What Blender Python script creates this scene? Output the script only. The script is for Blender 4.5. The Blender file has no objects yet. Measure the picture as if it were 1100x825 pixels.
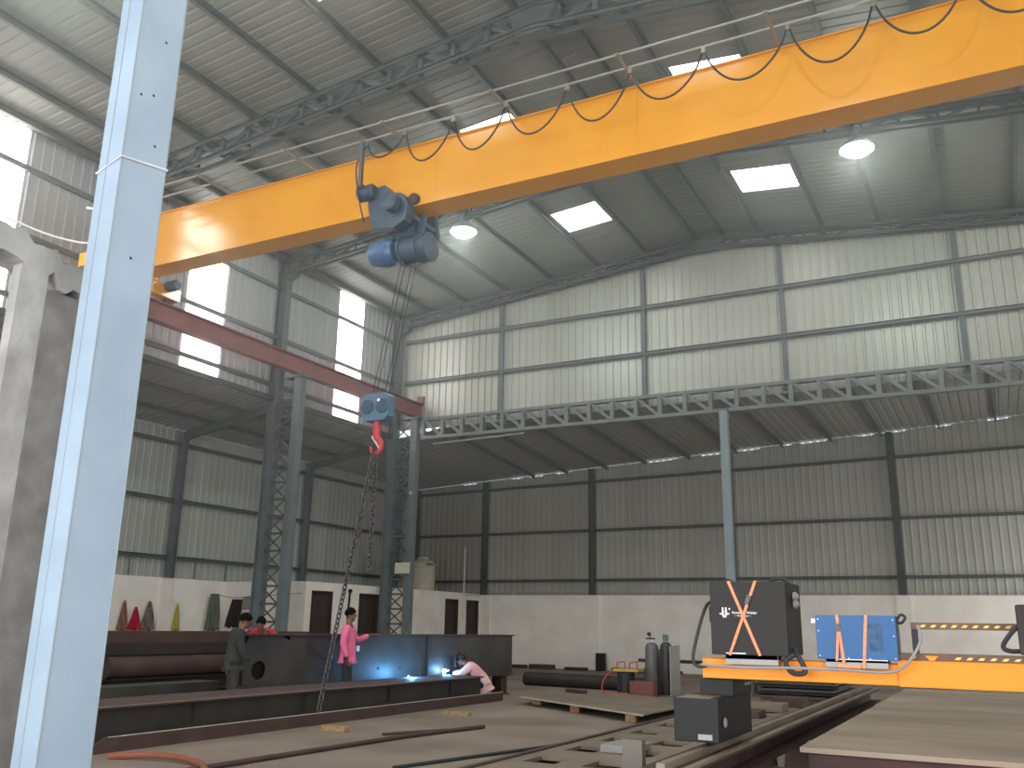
import bpy, bmesh, math, random
from mathutils import Vector, Matrix
random.seed(7)
S = bpy.context.scene
COL = S.collection
PI = math.pi

# ------------------------------------------------------------------ camera
cam = bpy.data.cameras.new('camera'); cam_o = bpy.data.objects.new('camera', cam); COL.objects.link(cam_o)
cam.sensor_width = 36.0; cam.lens = 36.0 * 974.67 / 1100.0; cam.clip_end = 300
YAW, PITCH, ROLL, EYE = -0.4872, 0.25993, 0.01748, 1.5
_cy, _sy, _cp, _sp = math.cos(YAW), math.sin(YAW), math.cos(PITCH), math.sin(PITCH)
_f = Vector((_sy*_cp, _cy*_cp, _sp)); _r = Vector((_cy, -_sy, 0)); _u = _r.cross(_f)
_r2 = math.cos(ROLL)*_r + math.sin(ROLL)*_u; _u2 = -math.sin(ROLL)*_r + math.cos(ROLL)*_u
m = Matrix((( _r2.x, _u2.x, -_f.x, 0), (_r2.y, _u2.y, -_f.y, 0), (_r2.z, _u2.z, -_f.z, EYE), (0, 0, 0, 1)))
cam_o.matrix_world = m
S.camera = cam_o

# ------------------------------------------------------------------ light, world, exposure
S.view_settings.view_transform = 'Standard'; S.view_settings.look = 'None'
S.view_settings.gamma = 1.0; S.view_settings.use_curve_mapping = False
S.view_settings.exposure = -0.08
S.cycles.use_denoising = True
S.cycles.max_bounces = 10; S.cycles.diffuse_bounces = 6
S.cycles.sample_clamp_indirect = 6.0
W = bpy.data.worlds.new('sky'); S.world = W; W.use_nodes = True
W.node_tree.nodes['Background'].inputs[0].default_value = (0.82, 0.91, 1.0, 1)
W.node_tree.nodes['Background'].inputs[1].default_value = 1.6
HAZE = 0.008          # thin smoke in the air
PANE = 9.0            # brightness of the daylight behind the translucent sheets
LAMP_W = 92.0        # each high bay lamp
SIDE_W = 1100.0       # added fill light inside the closed right side wall
BACK_W = 300.0  # added fill light for the back bay, no opening built there
DOOR_W = 1700.0       # daylight through the big door assumed behind the camera
def area_light(name, loc, rot, sx, sy, power, col):
    l = bpy.data.lights.new(name, 'AREA'); l.shape = 'RECTANGLE'; l.size = sx; l.size_y = sy
    l.energy = power; l.color = col
    o = bpy.data.objects.new(name, l); COL.objects.link(o); o.location = loc; o.rotation_euler = rot
    return o
area_light('door_daylight', (-6.6, -5.7, 3.6), (math.radians(90), 0, 0), 13.0, 6.6, DOOR_W, (0.97, 0.985, 1.0))  # area lamp added in the assumed door opening, out of view
area_light('side_door_daylight', (4.25, -1.0, 2.5), (0, math.radians(90), 0), 4.6, 7.0, SIDE_W, (0.97, 0.985, 1.0))  # added lamp, no door stands in the wall behind it
area_light('back_bay_daylight', (4.25, 28.2, 2.4), (0, math.radians(90), 0), 4.2, 5.5, BACK_W, (0.97, 0.985, 1.0))  # added lamp that brightens the far wall and the back bay

# ------------------------------------------------------------------ helpers
def lin(c):
    return tuple(((v/12.92) if v <= 0.04045 else ((v+0.055)/1.055)**2.4) for v in (x/255.0 for x in c))
def mat(name, rgb, rough=0.6, metal=0.0, var=0.18, scale=3.0, bump=0.0, bscale=30.0, rgb2=None, spec=0.5, detail=6.0, stretch=None, coat=0.0):
    M = bpy.data.materials.new(name); M.use_nodes = True
    nt = M.node_tree; b = nt.nodes['Principled BSDF']
    b.inputs['Roughness'].default_value = rough; b.inputs['Metallic'].default_value = metal
    b.inputs['Specular IOR Level'].default_value = spec
    if coat: b.inputs['Coat Weight'].default_value = coat; b.inputs['Coat Roughness'].default_value = 0.12
    c = lin(rgb); c2 = lin(rgb2) if rgb2 else tuple(v*(1-var) for v in c)
    tc = nt.nodes.new('ShaderNodeTexCoord'); n = nt.nodes.new('ShaderNodeTexNoise')
    n.inputs['Scale'].default_value = scale; n.inputs['Detail'].default_value = detail
    src = tc.outputs['Object']
    if stretch:
        mp = nt.nodes.new('ShaderNodeMapping'); mp.inputs['Scale'].default_value = stretch
        nt.links.new(src, mp.inputs['Vector']); src = mp.outputs['Vector']
    nt.links.new(src, n.inputs['Vector'])
    r = nt.nodes.new('ShaderNodeValToRGB'); r.color_ramp.elements[0].position = 0.35; r.color_ramp.elements[1].position = 0.65
    r.color_ramp.elements[0].color = (*c2, 1); r.color_ramp.elements[1].color = (*c, 1)
    nt.links.new(n.outputs['Fac'], r.inputs['Fac']); nt.links.new(r.outputs['Color'], b.inputs['Base Color'])
    if bump:
        n2 = nt.nodes.new('ShaderNodeTexNoise'); n2.inputs['Scale'].default_value = bscale; n2.inputs['Detail'].default_value = 5
        nt.links.new(src, n2.inputs['Vector'])
        bp = nt.nodes.new('ShaderNodeBump'); bp.inputs['Strength'].default_value = bump; bp.inputs['Distance'].default_value = 0.02
        nt.links.new(n2.outputs['Fac'], bp.inputs['Height']); nt.links.new(bp.outputs['Normal'], b.inputs['Normal'])
    return M
def sheet_mat(name, rgb, axis, width, rough=0.42, metal=0.45, var=0.12):
    """profiled metal sheet: each sheet width along AXIS has a slightly different tone of its own"""
    M = bpy.data.materials.new(name); M.use_nodes = True
    nt = M.node_tree; b = nt.nodes['Principled BSDF']
    b.inputs['Roughness'].default_value = rough; b.inputs['Metallic'].default_value = metal
    g = nt.nodes.new('ShaderNodeNewGeometry'); s = nt.nodes.new('ShaderNodeSeparateXYZ')
    nt.links.new(g.outputs['Position'], s.inputs[0])
    d = nt.nodes.new('ShaderNodeMath'); d.operation = 'DIVIDE'; d.inputs[1].default_value = width
    nt.links.new(s.outputs[axis], d.inputs[0])
    f = nt.nodes.new('ShaderNodeMath'); f.operation = 'FLOOR'; nt.links.new(d.outputs[0], f.inputs[0])
    w = nt.nodes.new('ShaderNodeTexWhiteNoise'); w.noise_dimensions = '1D'; nt.links.new(f.outputs[0], w.inputs['W'])
    n = nt.nodes.new('ShaderNodeTexNoise'); n.inputs['Scale'].default_value = 0.8; n.inputs['Detail'].default_value = 6
    nt.links.new(g.outputs['Position'], n.inputs['Vector'])
    a = nt.nodes.new('ShaderNodeMath'); a.operation = 'ADD'; nt.links.new(w.outputs['Value'], a.inputs[0]); nt.links.new(n.outputs['Fac'], a.inputs[1])
    h = nt.nodes.new('ShaderNodeMath'); h.operation = 'MULTIPLY'; h.inputs[1].default_value = 0.5; nt.links.new(a.outputs[0], h.inputs[0])
    c = lin(rgb); c2 = (c[0]*(1-var), c[1]*(1-var), c[2]*(1-1.25*var))
    r = nt.nodes.new('ShaderNodeValToRGB'); r.color_ramp.elements[0].color = (*c2, 1); r.color_ramp.elements[1].color = (*c, 1)
    r.color_ramp.elements[0].position = 0.2; r.color_ramp.elements[1].position = 0.75
    nt.links.new(h.outputs[0], r.inputs['Fac']); nt.links.new(r.outputs['Color'], b.inputs['Base Color'])
    return M
def emis(name, rgb, strength):
    M = bpy.data.materials.new(name); M.use_nodes = True
    b = M.node_tree.nodes['Principled BSDF']
    b.inputs['Base Color'].default_value = (0.8, 0.8, 0.8, 1)
    b.inputs['Emission Color'].default_value = (*lin(rgb), 1); b.inputs['Emission Strength'].default_value = strength
    return M

def world_off(parent):
    v = Vector((0, 0, 0))
    while parent is not None: v += parent.location; parent = parent.parent
    return v
class MB:
    """collects shapes in world coordinates and links them as ONE mesh object"""
    def __init__(s, tf=None): s.v = []; s.f = []; s.sm = []; s.tf = tf
    def _add(s, vs, fs, smooth=False):
        o = len(s.v)
        if s.tf is not None: vs = [s.tf @ Vector(p) for p in vs]
        s.v += [tuple(p) for p in vs]; s.f += [tuple(i+o for i in f) for f in fs]; s.sm += [smooth]*len(fs)
        return s
    def box(s, x0, x1, y0, y1, z0, z1):
        vs = [(x, y, z) for z in (z0, z1) for y in (y0, y1) for x in (x0, x1)]
        return s._add(vs, [(0,2,3,1),(4,5,7,6),(0,1,5,4),(2,6,7,3),(0,4,6,2),(1,3,7,5)])
    def bevbox(s, x0, x1, y0, y1, z0, z1, b=0.01):
        bm = bmesh.new(); bmesh.ops.create_cube(bm, size=1)
        for v in bm.verts: v.co = Vector(((x0+x1)/2+v.co.x*(x1-x0), (y0+y1)/2+v.co.y*(y1-y0), (z0+z1)/2+v.co.z*(z1-z0)))
        bmesh.ops.bevel(bm, geom=bm.edges[:], offset=b, segments=2, affect='EDGES', profile=0.7)
        bm.verts.index_update()
        s._add([v.co.copy() for v in bm.verts], [[v.index for v in f.verts] for f in bm.faces]); bm.free(); return s
    def bar(s, a, b, w, h, up=(0, 0, 1)):
        """rectangular bar from A to B, W wide across, H along UP"""
        a = Vector(a); b = Vector(b); d = (b-a).normalized(); up = Vector(up)
        if abs(d.dot(up)) > 0.98: up = Vector((1, 0, 0))
        sd = d.cross(up).normalized(); u = sd.cross(d).normalized()
        vs = []
        for p in (a, b):
            for i, j in ((-1,-1),(1,-1),(1,1),(-1,1)): vs.append(p+sd*(i*w/2)+u*(j*h/2))
        return s._add(vs, [(3,2,1,0),(4,5,6,7),(0,1,5,4),(1,2,6,5),(2,3,7,6),(3,0,4,7)])
    def angle(s, a, b, w, t=0.012, up=(0, 0, 1), sgn=1):
        """steel angle section from A to B"""
        a = Vector(a); b = Vector(b); d = (b-a).normalized(); up = Vector(up)
        if abs(d.dot(up)) > 0.98: up = Vector((1, 0, 0))
        sd = d.cross(up).normalized()*sgn; u = up - d*up.dot(d); u.normalize()
        prof = [(0,0),(w,0),(w,t),(t,t),(t,w),(0,w)]
        vs = [p+sd*x+u*y for p in (a, b) for x, y in prof]
        n = 6
        return s._add(vs, [tuple(range(n-1,-1,-1)), tuple(range(n, 2*n))]+[(i,(i+1)%n,n+(i+1)%n,n+i) for i in range(n)])
    def isec(s, a, b, w, h, t=0.016, up=(0, 0, 1)):
        """I section from A to B: flange width W, depth H along UP"""
        a = Vector(a); b = Vector(b); d = (b-a).normalized(); up = Vector(up)
        sd = d.cross(up).normalized(); u = sd.cross(d).normalized()
        k = t/2
        prof = [(-w/2,-h/2),(w/2,-h/2),(w/2,-h/2+t),(k,-h/2+t),(k,h/2-t),(w/2,h/2-t),(w/2,h/2),(-w/2,h/2),(-w/2,h/2-t),(-k,h/2-t),(-k,-h/2+t),(-w/2,-h/2+t)]
        vs = [p+sd*x+u*y for p in (a, b) for x, y in prof]; n = 12
        return s._add(vs, [tuple(range(n-1,-1,-1)), tuple(range(n, 2*n))]+[(i,(i+1)%n,n+(i+1)%n,n+i) for i in range(n)])
    def chan(s, a, b, w, h, t=0.012, up=(0, 0, 1), sgn=1):
        """C section from A to B: web depth H along UP, flanges W to one side"""
        a = Vector(a); b = Vector(b); d = (b-a).normalized(); up = Vector(up)
        sd = d.cross(up).normalized()*sgn; u = (up-d*up.dot(d)).normalized()
        prof = [(0,-h/2),(w,-h/2),(w,-h/2+t),(t,-h/2+t),(t,h/2-t),(w,h/2-t),(w,h/2),(0,h/2)]
        vs = [p+sd*x+u*y for p in (a, b) for x, y in prof]; n = 8
        return s._add(vs, [tuple(range(n-1,-1,-1)), tuple(range(n, 2*n))]+[(i,(i+1)%n,n+(i+1)%n,n+i) for i in range(n)])
    def tube(s, pts, r, n=10, closed=False, caps=True):
        pts = [Vector(p) for p in pts]; k = len(pts); vs = []; fs = []
        prev = None
        for i, p in enumerate(pts):
            if closed: d = pts[(i+1)%k]-pts[i-1]
            else: d = pts[min(i+1,k-1)]-pts[max(i-1,0)]
            d.normalize()
            if prev is None:
                a = Vector((0,0,1)) if abs(d.z) < 0.9 else Vector((1,0,0)); x = d.cross(a).normalized()
            else:
                x = (prev - d*prev.dot(d)).normalized()
            prev = x; y = d.cross(x); rr = r[i] if isinstance(r, (list, tuple)) else r
            for j in range(n): t = 2*PI*j/n; vs.append(p+x*(rr*math.cos(t))+y*(rr*math.sin(t)))
        for i in range(k if closed else k-1):
            for j in range(n):
                a = i*n+j; b = i*n+(j+1)%n; c = ((i+1)%k)*n+(j+1)%n; e = ((i+1)%k)*n+j; fs.append((a,b,c,e))
        if not closed and caps: fs.append(tuple(range(n-1,-1,-1))); fs.append(tuple(range((k-1)*n, k*n)))
        return s._add(vs, fs, True)
    def lathe(s, prof, base, axis=(0,0,1), n=24):
        """PROF: (radius, distance along AXIS) pairs, turned about the axis through BASE"""
        ax = Vector(axis).normalized(); a = Vector((1,0,0)) if abs(ax.x) < 0.9 else Vector((0,1,0))
        x = ax.cross(a).normalized(); y = ax.cross(x); base = Vector(base); vs = []; fs = []
        for r, h in prof:
            for j in range(n): t = 2*PI*j/n; vs.append(base+ax*h+x*(r*math.cos(t))+y*(r*math.sin(t)))
        for i in range(len(prof)-1):
            for j in range(n): fs.append((i*n+j, i*n+(j+1)%n, (i+1)*n+(j+1)%n, (i+1)*n+j))
        fs.append(tuple(range(n-1,-1,-1))); fs.append(tuple(range((len(prof)-1)*n, len(prof)*n)))
        return s._add(vs, fs, True)
    def prism(s, poly, d):
        """polygon POLY (3-D points) pushed along D"""
        n = len(poly); d = Vector(d); vs = [Vector(p) for p in poly]+[Vector(p)+d for p in poly]
        return s._add(vs, [tuple(range(n-1,-1,-1)), tuple(range(n,2*n))]+[(i,(i+1)%n,n+(i+1)%n,n+i) for i in range(n)])
    def ell(s, c, rx, ry, rz, n=16, k=10):
        vs = []; fs = []
        for i in range(k+1):
            ph = PI*i/k
            for j in range(n): t = 2*PI*j/n; vs.append((c[0]+rx*math.sin(ph)*math.cos(t), c[1]+ry*math.sin(ph)*math.sin(t), c[2]+rz*math.cos(ph)))
        for i in range(k):
            for j in range(n): fs.append((i*n+j,(i+1)*n+j,(i+1)*n+(j+1)%n,i*n+(j+1)%n))
        return s._add(vs, fs, True)
    def grid(s, P, smooth=True):
        """P[i][j] -> one quad sheet"""
        h = len(P); w = len(P[0]); vs = [p for row in P for p in row]
        return s._add(vs, [(i*w+j, i*w+j+1, (i+1)*w+j+1, (i+1)*w+j) for i in range(h-1) for j in range(w-1)], smooth)
    def build(s, name, m, parent=None, loc=None):
        off = world_off(parent) + (Vector(loc) if loc is not None else Vector((0,0,0)))
        me = bpy.data.meshes.new(name); me.from_pydata([tuple(Vector(p)-off) for p in s.v], [], s.f); me.update()
        me.polygons.foreach_set('use_smooth', s.sm)
        bm = bmesh.new(); bm.from_mesh(me); bmesh.ops.remove_doubles(bm, verts=bm.verts, dist=1e-5)
        bmesh.ops.recalc_face_normals(bm, faces=bm.faces); bm.to_mesh(me); bm.free()
        if any(s.sm): me.set_sharp_from_angle(angle=math.radians(38))
        me.materials.append(m)
        o = bpy.data.objects.new(name, me); COL.objects.link(o); o.parent = parent
        if loc is not None: o.location = loc
        return o
def tag(o, label, cat, group=None):
    o['label'] = label; o['category'] = cat
    if group: o['group'] = group
    return o
def thing(name, label, cat, loc, group=None):
    o = bpy.data.objects.new(name, None); COL.objects.link(o); o.location = loc; o.empty_display_size = 0.2
    return tag(o, label, cat, group)
def struct(o): o['kind'] = 'structure'; return o
def corr(mb, O, u, v, n, U0, U1, vlo, vhi, pitch=0.25, h=0.028):
    """profiled sheet: ribs repeat along U, run along V, stand out along N"""
    O = Vector(O); u = Vector(u); v = Vector(v); n = Vector(n)
    us = []
    k = math.floor(U0/pitch)
    while k*pitch < U1:
        for fr, hh in ((0,0),(0.62,0),(0.70,1),(0.88,1),(0.96,0)):
            us.append((k*pitch+fr*pitch, hh*h))
        k += 1
    us = [(U0, 0)]+[q for q in us if U0 < q[0] < U1]+[(U1, 0)]
    lo = vlo if callable(vlo) else (lambda t: vlo); hi = vhi if callable(vhi) else (lambda t: vhi)
    mb.grid([[O+u*a+v*lo(a)+n*b for a, b in us], [O+u*a+v*hi(a)+n*b for a, b in us]], False)
def bezier(pts, n=8):
    """smooth path through the points (Catmull-Rom)"""
    P = [Vector(p) for p in pts]; P = [2*P[0]-P[1]]+P+[2*P[-1]-P[-2]]; out = []
    for i in range(1, len(P)-2):
        for k in range(n):
            t = k/n; a, b, c, d = P[i-1], P[i], P[i+1], P[i+2]
            out.append(0.5*((2*b)+(c-a)*t+(2*a-5*b+4*c-d)*t*t+(3*b-a-3*c+d)*t**3))
    return out+[P[-2]]

# ------------------------------------------------------------------ materials
M_floor = mat('concrete floor', (144,128,115), 0.8, 0, rgb2=(114,101,91), scale=0.55, bump=0.15, bscale=14, detail=10)
M_white = mat('whitewashed masonry', (240,233,224), 0.85, 0, rgb2=(228,220,211), scale=1.3, bump=0.1, bscale=25)
M_white2 = mat('whitewashed block room', (240,234,225), 0.85, 0, rgb2=(228,221,211), scale=1.5, bump=0.1, bscale=25)
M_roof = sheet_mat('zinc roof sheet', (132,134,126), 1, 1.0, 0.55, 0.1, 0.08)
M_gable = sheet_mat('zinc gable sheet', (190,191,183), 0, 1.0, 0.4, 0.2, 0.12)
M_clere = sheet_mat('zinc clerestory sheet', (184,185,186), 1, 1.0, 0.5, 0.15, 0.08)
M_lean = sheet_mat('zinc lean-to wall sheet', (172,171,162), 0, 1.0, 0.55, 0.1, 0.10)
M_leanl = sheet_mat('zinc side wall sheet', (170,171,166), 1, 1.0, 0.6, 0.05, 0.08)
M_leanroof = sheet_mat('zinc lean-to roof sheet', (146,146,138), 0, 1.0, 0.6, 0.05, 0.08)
M_steel = mat('grey painted steel', (112,121,122), 0.55, 0.1, 0.2, 2.0)
M_steel_d = mat('dark grey painted steel', (94,99,96), 0.6, 0.1, 0.2, 2.0)
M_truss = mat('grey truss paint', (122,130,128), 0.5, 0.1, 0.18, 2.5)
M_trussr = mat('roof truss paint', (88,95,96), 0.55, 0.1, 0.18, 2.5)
M_post = mat('pale blue grey paint', (140,152,156), 0.5, 0.05, 0.12, 2.0)
M_blue_col = mat('light blue column paint', (158,176,193), 0.5, 0.0, rgb2=(148,166,184), scale=2.2, bump=0.05, bscale=40)
M_yellow = mat('glossy crane yellow', (242,166,36), 0.2, 0.0, rgb2=(236,158,30), scale=1.0, spec=0.8, coat=0.5)
M_orange = mat('machine orange yellow', (255,150,0), 0.5, 0, 0.06, 2.0)
M_red = mat('dusty red runway paint', (150,90,92), 0.65, 0, rgb2=(128,78,80), scale=2.0)
M_pipe = mat('galvanised track pipe', (150,147,138), 0.45, 0.4, 0.1, 4)
M_cable = mat('black rubber cable', (46,46,50), 0.6, 0, 0.2, 6)
M_hoist = mat('hoist dark blue', (66,86,104), 0.42, 0.1, 0.2, 4)
M_hoist2 = mat('hoist mid blue', (84,116,156), 0.35, 0.1, 0.2, 4)
M_hookred = mat('red hook paint', (206,62,70), 0.45, 0, 0.2, 6)
M_chain = mat('worn chain steel', (98,92,90), 0.5, 0.5, 0.4, 12)
M_mill = mat('dark mill scale steel', (56,50,47), 0.6, 0.2, rgb2=(44,39,37), scale=2.5, bump=0.08, bscale=20)
M_mill2 = mat('grey blue mill plate', (72,69,66), 0.5, 0.2, rgb2=(58,55,52), scale=1.8, bump=0.05, bscale=18)
M_rust = mat('red oxide steel', (82,60,55), 0.65, 0.1, rgb2=(64,48,45), scale=2.0, bump=0.06, bscale=20)
M_edge = mat('bright cut steel edge', (206,198,186), 0.4, 0.3, 0.2, 8)
M_plate = mat('brown dusty plate', (138,124,108), 0.6, 0.2, rgb2=(116,104,90), scale=1.4)
M_bed = mat('cutting table plate', (168,150,132), 0.7, 0.0, rgb2=(136,122,108), scale=0.7, stretch=(0.5,2.2,1), detail=8)
M_bedred = mat('dark red table frame', (92,52,46), 0.65, 0.1, rgb2=(52,38,36), scale=1.5)
M_black = mat('black cabinet paint', (34,31,29), 0.65, 0.0, 0.15, 3)
M_blk2 = mat('black carriage paint', (24,22,22), 0.65, 0.0, 0.15, 3)
M_bluebox = mat('bright blue cabinet paint', (12,88,146), 0.45, 0.0, 0.1, 3)
M_grey = mat('light grey sheet metal', (158,156,152), 0.5, 0.2, 0.12, 4)
M_strap = mat('orange strap webbing', (255,160,116), 0.7, 0, rgb2=(250,138,90), scale=30)
M_whitepaint = mat('white lettering', (238,236,232), 0.6, 0, 0.03, 5)
M_bolt = mat('pale bolt head', (214,214,214), 0.4, 0.4, 0.05, 8)
M_brown = mat('brown guide rail', (112,78,64), 0.55, 0.15, 0.2, 6)
M_dash = mat('yellow guide marks', (236,214,96), 0.5, 0, 0.1, 8)
M_hose = mat('grey conduit hose', (150,150,154), 0.5, 0, 0.1, 10)
M_door = mat('dark brown door', (64,50,46), 0.7, 0, 0.25, 3)
M_dark = mat('dark void paint', (34,30,28), 0.8, 0, 0.2, 3)
M_tank = mat('cream plastic tank', (190,180,160), 0.6, 0, 0.08, 2)
M_sign = mat('cream board', (206,204,184), 0.6, 0, 0.06, 4)
M_pvc = mat('white plastic pipe', (206,206,200), 0.5, 0, 0.06, 4)
M_plaster = mat('rough cement plaster', (172,171,168), 0.9, 0, rgb2=(144,142,139), scale=2.4, bump=0.5, bscale=16, detail=10)
M_plaster2 = mat('brushed cement panel', (158,155,152), 0.9, 0, rgb2=(136,133,130), scale=5, bump=0.4, bscale=40, detail=10)
M_cream = mat('smooth white plaster', (226,228,222), 0.8, 0, rgb2=(204,206,200), scale=3, bump=0.1)
M_wood = mat('raw timber', (176,146,104), 0.75, 0, rgb2=(142,112,76), scale=3, stretch=(8,1,8))
M_glass = emis('daylit translucent sheet', (255,252,248), PANE)
M_lens = emis('lit lamp lens', (226,255,246), 34.0)
M_alu = mat('lamp reflector', (205,210,210), 0.3, 0.8, 0.08, 5)
M_skin = mat('brown skin', (120,78,60), 0.55, 0, 0.1, 8)
M_hair = mat('black hair', (16,13,12), 0.9, 0, 0.2, 30, spec=0.15)
M_pink = mat('pink shirt cloth', (232,112,148), 0.85, 0, 0.08, 9, bump=0.25, bscale=9)
M_trouser = mat('dark trouser cloth', (44,44,44), 0.85, 0, 0.2, 9, bump=0.2, bscale=9)
M_olive = mat('grey green work cloth', (52,52,47), 0.9, 0, 0.15, 7, bump=0.2, bscale=9)
M_redshirt = mat('red shirt cloth', (176,38,58), 0.85, 0, 0.12, 9, bump=0.2, bscale=9)
M_blush = mat('white and pink shirt cloth', (244,232,228), 0.85, 0, rgb2=(230,160,160), scale=2.6, detail=2)

ROOF_APEX, SLOPE, XR = 12.9, 0.095, -6.6
XC, XL, XE = -17.58, -21.14, 4.4          # column line, outer side wall, right side wall
YB, YT, YF = 31.586, 24.75, -6.0          # back wall, lattice girder line, front wall
def zr(x): return ROOF_APEX - SLOPE*abs(x-XR)

# ------------------------------------------------------------------ setting: floor, walls, roofs
mb = MB(); mb.box(XL-0.4, XE+0.4, YF-4, YB+0.4, -0.2, 0); struct(mb.build('floor', M_floor))
mb = MB(); mb.box(XL-0.23, XL, YF, YB+0.23, 0, 2.65)
for y in (7.3, 13.1, 18.93): mb.box(XL, XL+0.06, y-0.2, y+0.2, 0, 2.64)
struct(mb.build('wall_left', M_white))
mb = MB(); mb.box(XL-0.23, XE+0.2, YB, YB+0.23, 0, 2.62)
for x in (-17.72, -13.2, -8.0, -2.7): mb.box(x-0.22, x+0.22, YB-0.07, YB, 0, 2.62)
struct(mb.build('wall_back', M_white))
# outer sheeting of the left lean-to
EZ = 6.98
mb = MB(); corr(mb, (XL-0.06,0,0), (0,1,0), (0,0,1), (1,0,0), YF, YB+0.1, 2.6, EZ-0.02, h=0.016); struct(mb.build('wall_left_sheeting', M_leanl))
# lean-to roof heights along the back wall (drops to the corner) and at the girder
def zb(x): return 6.90 + (x-XL)*(8.09-6.90)/(1.2-XL)
def zt(x): return 7.86
GAPS = [(-18.9,-18.3),(-16.6,-16.1),(-15.9,-15.3),(-14.75,-14.2),(-11.0,-9.9),(-9.0,-8.3),(-7.6,-6.9),(-6.1,-5.8),(-5.55,-4.75),(-3.6,-3.2),(-2.95,-2.2),(-1.3,-0.8),(0.2,0.8)]
def top_back(a):
    t = zb(a)-0.01
    for g0, g1 in GAPS:
        if g0 <= a <= g1: t -= 0.045
    return t
mb = MB(); corr(mb, (0,YB+0.06,0), (1,0,0), (0,0,1), (0,-1,0), XL-0.1, XE+0.1, 2.6, top_back, h=0.022); struct(mb.build('wall_back_sheeting', M_lean))
# gable over the lattice girder
mb = MB(); corr(mb, (0,YT+0.3,0), (1,0,0), (0,0,1), (0,-1,0), XC-0.1, XE+0.1, 7.84, lambda a: zr(a)-0.01, h=0.036); struct(mb.build('wall_gable', M_gable))
# clerestory between the left column line and the eave, with openings for the window strips
WIN = [(-2.05,-0.8),(3.75,5.0),(9.55,10.8),(15.6,16.85),(21.7,22.95)]
CZ0, CZ1 = 7.58, zr(XC)-0.01
mb = MB(); y = YF
for a, b in WIN+[(YT+0.3, 99)]:
    corr(mb, (XC-0.22,0,0), (0,1,0), (0,0,1), (1,0,0), y, a, CZ0, CZ1); y = b
struct(mb.build('wall_clerestory', M_clere))
# right side of the hall (beyond the picture) and the front wall with its assumed door opening
mb = MB(); y = YF
for a, b in WIN+[(YB, 99)]:
    corr(mb, (XE,0,0), (0,1,0), (0,0,1), (-1,0,0), y, a, 0, lambda t: 11.8 if t < YT+0.3 else 8.3)
    if b < 90: corr(mb, (XE,0,0), (0,1,0), (0,0,1), (-1,0,0), a, b, 0, CZ0)
    y = b
struct(mb.build('wall_right', M_leanl))
mb = MB()
corr(mb, (0,YF,0), (1,0,0), (0,0,1), (0,1,0), XL, -13.2, 0, lambda a: zr(a)-0.05 if a > XC else 7.0)
corr(mb, (0,YF,0), (1,0,0), (0,0,1), (0,1,0), 0.0, XE, 0, lambda a: zr(a)-0.05)
corr(mb, (0,YF,0), (1,0,0), (0,0,1), (0,1,0), -13.2, 0.0, 7.0, lambda a: zr(a)-0.05)
struct(mb.build('wall_front', M_leanl))
for k, (a, b) in enumerate(WIN):
    for sx, x, nrm in ((0, XC-0.2, 1), (1, XE+0.02, -1)):
        mb = MB(); corr(mb, (x-0.01*nrm,0,0), (0,1,0), (0,0,1), (nrm,0,0), a-0.02, b+0.02, CZ0, CZ1-0.03, h=0.02)
        struct(mb.build('window_%d' % (k*2+sx+1), M_glass))
# main roof: two slopes with openings for the roof lights
SKY = [(-10.0,-8.6),(-4.95,-3.5)]
SKYY = [(-1.9,-0.65),(3.9,5.15),(9.75,11.0),(16.05,17.3),(21.0,22.3)]
YEND = YT+0.45
def roof(name, xa, xb, hole):
    sgn = 1 if xb > xa else -1
    mb = MB(); L = math.hypot(1, SLOPE)
    def strip(y0, y1, x0, x1):
        corr(mb, (0,0,0), (0,1,0), (1,0,0), (0,0,1), y0, y1, 0, 0) if False else None
        us = []
        k = math.floor(y0/0.25)
        while k*0.25 < y1:
            for fr, hh in ((0,0),(0.62,0),(0.70,1),(0.88,1),(0.96,0)): us.append((k*0.25+fr*0.25, hh*0.012))
            k += 1
        us = [(y0,0)]+[q for q in us if y0 < q[0] < y1]+[(y1,0)]
        mb.grid([[(x, a, zr(x)+b) for a, b in us] for x in (x0, x1)], False)
    y = YF
    for a, b in SKYY+[(YEND, 99)]:
        strip(y, a, xa, xb)
        if b < 90: strip(a, b, xa, hole[0]); strip(a, b, hole[1], xb)
        y = b
    return struct(mb.build(name, M_roof))
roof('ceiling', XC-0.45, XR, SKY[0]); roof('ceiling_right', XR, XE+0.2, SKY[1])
n = 11
for (a, b) in SKYY:
    for (x0, x1) in SKY:
        mb = MB(); mb.prism([(x0-0.03,a-0.03,zr(x0-0.03)+0.05),(x1+0.03,a-0.03,zr(x1+0.03)+0.05),(x1+0.03,b+0.03,zr(x1+0.03)+0.05),(x0-0.03,b+0.03,zr(x0-0.03)+0.05)], (0,0,0.015))
        struct(mb.build('window_%d' % n, M_glass)); n += 1
# lean-to roofs
def zl(x, y): return EZ + (x-XL)/(XC-XL)*(7.60-EZ)
mb = MB(); us = []
y = YF
rows = []
while y < YT+0.3:
    for fr, hh in ((0,0),(0.155,0),(0.175,1),(0.22,1),(0.24,0)): rows.append((y+fr, hh*0.028))
    y += 0.25
mb.grid([[(x, a, zl(x,a)+b) for a, b in rows] for x in (XL-0.3, XC-0.18)], False)
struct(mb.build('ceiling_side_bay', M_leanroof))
def zcorner(x, y):
    t = min(max((y-YT)/(YB-YT), 0), 1)
    if x < XC: return zl(x, y)*(1-t) + zb(x)*t
    s = min((x-XC)/2.0, 1.0)
    f = zt(x)*s + 7.60*(1-s)
    return f*(1-t) + zb(x)*t
cols = []
x = XL-0.3
while x < XE+0.1:
    for fr, hh in ((0,0),(0.155,0),(0.175,1),(0.22,1),(0.24,0)): cols.append((x+fr, hh*0.028))
    x += 0.25
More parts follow.
